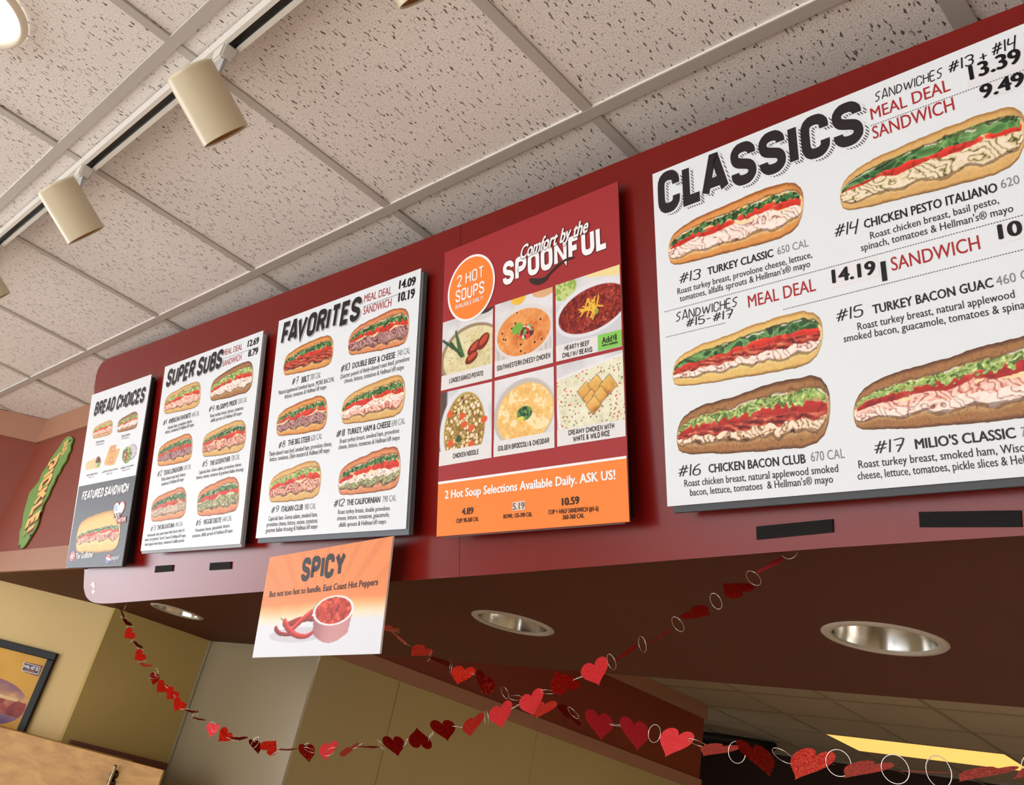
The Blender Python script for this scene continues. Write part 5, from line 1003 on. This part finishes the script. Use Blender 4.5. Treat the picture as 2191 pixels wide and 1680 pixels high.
for dv in (.012, -.018):
    bm = bmesh.new(); rev(bm, [(.016, 0), (.016, .003), (.009, .007), (.006, .016)], CP.at(hu, hv - .006 + dv, 0), tuple(CP.N), tuple(CP.U), 20, True, True); bmesh.ops.recalc_face_normals(bm, faces=bm.faces); bm_obj('handle_rosette', bm, DBZ, d1, True)

# ------------------------------------------------------------------ heart garlands
FOIL = [foil_mat('red_glitter_foil', (204, 10, 14), 800, (255, 84, 40), .3), foil_mat('red_foil_painted_sheen', (250, 50, 68), 900, (255, 84, 98), .19)]  # second foil's base is lightened to pink, painting in the window's reflection
def heart_mesh():
    P = []
    n = 44
    for k in range(n):
        t = 2 * math.pi * k / n; x = 16 * math.sin(t) ** 3; y = 12.6 * math.cos(t) - 4.6 * math.cos(2 * t) - 2.0 * math.cos(3 * t) - .8 * math.cos(4 * t); P.append((x / 32, (y + 2.0) / 31))
    bm = bmesh.new()
    prism_pts(bm, [(x, .006, y) for x, y in P], [(x, -.006, y) for x, y in P]); bmesh.ops.recalc_face_normals(bm, faces=bm.faces)
    out = []
    for m in FOIL: me = bpy.data.meshes.new('foil_heart'); bm.to_mesh(me); me.materials.append(m); out.append(me)
    bm.free(); return out
HM_ = heart_mesh()
bm = bmesh.new(); tube(bm, [(math.cos(2 * math.pi * k / 28), 0, math.sin(2 * math.pi * k / 28)) for k in range(28)], .036, 6, True); bmesh.ops.recalc_face_normals(bm, faces=bm.faces)
RM = bpy.data.meshes.new('wire_ring'); bm.to_mesh(RM); bm.free(); RM.materials.append(CHROME)
for p in RM.polygons: p.use_smooth = True
def frame_from(px, pos, a, b, size):
    """axes of a flat heart whose half width and centre-to-tip show as pixel vectors a and b"""
    rd = (pos - EYE); dist = np.linalg.norm(rd); rd /= dist; depth = dist * (R[2] @ rd); s = depth / F
    ex, ey = R[0], R[1]; g = R[2]
    def vec(v, half):
        w = (ex * v[0] + ey * v[1]) * s; w = w - rd * (w @ rd); k = np.linalg.norm(w) / half
        return w / half if k < 1 else w / np.linalg.norm(w)
    A_ = vec(a, size * .5); B_ = vec(b, size * .56)
    la, lb = min(.999, np.linalg.norm(A_)), min(.999, np.linalg.norm(B_)); ca, cb_ = math.sqrt(1 - la * la), math.sqrt(1 - lb * lb)
    best = None
    for sa in (1, -1):
        for sb in (1, -1):
            X = A_ + rd * ca * sa; Y = B_ + rd * cb_ * sb; e = abs(X @ Y)
            if best is None or e < best[0] - 1e-6: best = (e, X, Y)
    X, Y = best[1] / np.linalg.norm(best[1]), best[2]
    if la < lb: Y = Y / np.linalg.norm(Y); X = X - Y * (X @ Y); X /= np.linalg.norm(X)
    else: Y = Y - X * (X @ Y); Y /= np.linalg.norm(Y)
    Z = -Y; N = np.cross(Z, X); return X, N, Z
def garland(name, label, hearts, posf, size, rings, size_at=None):
    t = tag(empty(name), label, 'garland')
    pts = []
    for i, (cx, cyy, a, b_, k) in enumerate(hearts):
        p = posf(cx, cyy, i); sz = size if size_at is None else size_at(cx); X, N, Z = frame_from((cx, cyy), p, a, b_, sz)
        o = bpy.data.objects.new('heart', HM_[k]); C.objects.link(o); o.parent = t
        o.matrix_world = Matrix([[X[j] * sz, N[j] * sz * .05, Z[j] * sz, p[j]] for j in range(3)] + [[0, 0, 0, 1]])
        o.matrix_parent_inverse = Matrix.Identity(4); pts.append((p, X, Z, cx, cyy))
    rr = random.Random(11)
    for i in range(len(pts) - 1):
        (p, X, Z, *_), (q, X2, Z2, *_) = pts[i], pts[i + 1]
        e0 = min((p + X * size * .42 * s + Z * size * .14 for s in (1, -1)), key=lambda v: np.linalg.norm(v - q)); e1 = min((q + X2 * size * .42 * s + Z2 * size * .14 for s in (1, -1)), key=lambda v: np.linalg.norm(v - p))
        c = (e0 + e1) / 2; d = e1 - e0; L = np.linalg.norm(d); d = d / max(L, 1e-6); r = max(.0085, min(.0125, L / 2 + .001))
        side = np.array([rr.uniform(-1, 1), rr.uniform(-1, 1), rr.uniform(-1, 1)]); 
        if i in rings: side = -(c - EYE)
        side = side - d * (side @ d); side /= np.linalg.norm(side); up = np.cross(d, side)
        o = bpy.data.objects.new('ring', RM); C.objects.link(o); o.parent = t
        o.matrix_world = Matrix([[d[j] * r, side[j] * r, up[j] * r, c[j]] for j in range(3)] + [[0, 0, 0, 1]])
    return t, pts
G1 = [(262, 1314, (5, 10), (-2, 2), 0), (271.5, 1332.7, (13, 10), (-4, 5), 0), (275.3, 1358, (7, 11), (-16, 8), 0), (294.6, 1381, (13, 10), (-3, 4), 0), (297.6, 1404.7, (9, 12), (-16, 9), 0), (311, 1424, (18, 4), (-2, 5), 0), (330, 1453.8, (9, 7), (-4, 16), 0), (345, 1471.7, (11, 12), (-14, 15), 0), (366, 1486.5, (12, 12), (-15, 13), 0), (381.5, 1510, (13, 11), (-16, 14), 0), (410.7, 1523, (20, 3), (1, 4), 0), (425, 1539, (19, 4), (0, 3), 0), (453.7, 1562.8, (11, 9), (-5, 22), 1), (479, 1575.5, (14, 8), (-16, 15), 0), (512.5, 1580.7, (21, -1), (2, 5), 0), (548, 1598.6, (14, 6), (6, 20), 0), (579, 1597, (15, 12), (13, -18), 0), (616, 1604.4, (22, -1), (0, 3), 0), (658, 1612, (18, 1), (5, 26), 0), (700.4, 1608, (18, -1), (-6, 26), 1), (743.8, 1608, (20, -9), (-15, 18), 0), (791, 1599, (24, 0), (0, 3), 0), (844.8, 1597, (22, -3), (9, 28), 0), (897, 1579.4, (22, -5), (-7, -29), 0), (950.6, 1563, (23, -8), (10, 29), 0), (1010.8, 1554, (23, -11), (-4, 28), 0), (1072.4, 1532, (25, -12), (6, 32), 1), (1138, 1506, (26, -13), (4, 33), 1), (1202.5, 1458, (28, -10), (-13, -31), 0), (1275, 1440, (29, -14), (7, 35), 1), (1344.3, 1395, (24, -19), (4, 5), 0), (1415.5, 1361, (26, -17), (2, 3), 0), (1495, 1311.6, (22, -15), (15, 14), 0), (1571.6, 1259.5, (24, -14), (-16, -20), 0), (1653.7, 1208, (27, -17), (6, 5), 1)]
g1, pts = garland('heart_garland', 'long garland of red foil hearts swagging from the lower left corner of the red panel', G1, lambda x, y, i: onY(x, y, 1.225), .050, {29, 30, 31, 32, 33}, lambda x: float(np.interp(x, [250, 420, 700, 1000], [.037, .037, .047, .053])))
HOOK = mat('white_hook', (225, 222, 214), .5)
def hook(t, p, top):
    bm = bmesh.new(); tube(bm, [p, (p + top) / 2 + np.array([.002, 0, 0]), top], .0009, 6); bm_obj('hanging_wire', bm, CHROME, t)
hook(g1, pts[0][0] + np.array([0, 0, .012]), np.array([pts[0][0][0] - .01, 1.225, ZS])); 
e = pts[-1][0]; c = onY(1689, 1178, 1.225); r = .013
o = bpy.data.objects.new('ring', RM); C.objects.link(o); o.parent = g1; o.matrix_world = Matrix(((r, 0, 0, c[0]), (0, r, 0, c[1]), (0, 0, r, c[2]), (0, 0, 0, 1)))
hook(g1, c + np.array([0, 0, r]), np.array([c[0], 1.225, ZS + .001]))
G2 = [(827, 1346, (17, 6), (-8, 8), 0), (857.5, 1367.6, (15, 15), (4, -2), 0), (897, 1395, (18, 9), (-14, 15), 0), (945, 1417, (23, 6), (0, 8), 0), (987.6, 1445.7, (21, 9), (-12, 25), 0), (1037.7, 1466, (21, 8), (-4, 30), 0), (1093, 1486.7, (21, 12), (1, 2), 0), (1158.7, 1519, (22, 6), (-14, 24), 0), (1214.8, 1523.7, (24, 16), (-12, -26), 0), (1283.3, 1553, (30, 9), (-5, 36), 1), (1360, 1572, (32, 10), (-6, 38), 1), (1441.5, 1591, (34, 8), (-6, 38), 1), (1530, 1605.8, (36, 4), (-18, 17), 0), (1625.6, 1625, (38, 11), (9, 39), 0), (1728.5, 1637, (43, 7), (-7, 40), 0), (1844, 1648, (43, 4), (-18, 22), 0), (1967, 1651.6, (38, 2), (0, 1), 1), (2096.8, 1657, (52, -1), (1, 14), 0), (2225, 1650, (46, 4), (2, 16), 0)]
def g2p(x, y, i): return EYE + ray(x, y) * float(np.interp(x, [800, 1000, 1285, 1440, 1730, 1967, 2230], [2.13, 2.0, 1.66, 1.42, 1.12, 1.0, .93]))
g2, pts = garland('heart_garland', 'garland of bigger-looking red foil hearts crossing to the lower right corner', G2, g2p, .057, {12, 14, 15, 16, 17})
hook(g2, pts[0][0] + np.array([-.01, 0, .01]), np.array([pts[0][0][0] - .12, pts[0][0][1], ZS + .001]))
hook(g2, pts[-1][0] + np.array([.02, 0, .01]), np.array([.25, SY1 - .2, ZS + .001]))
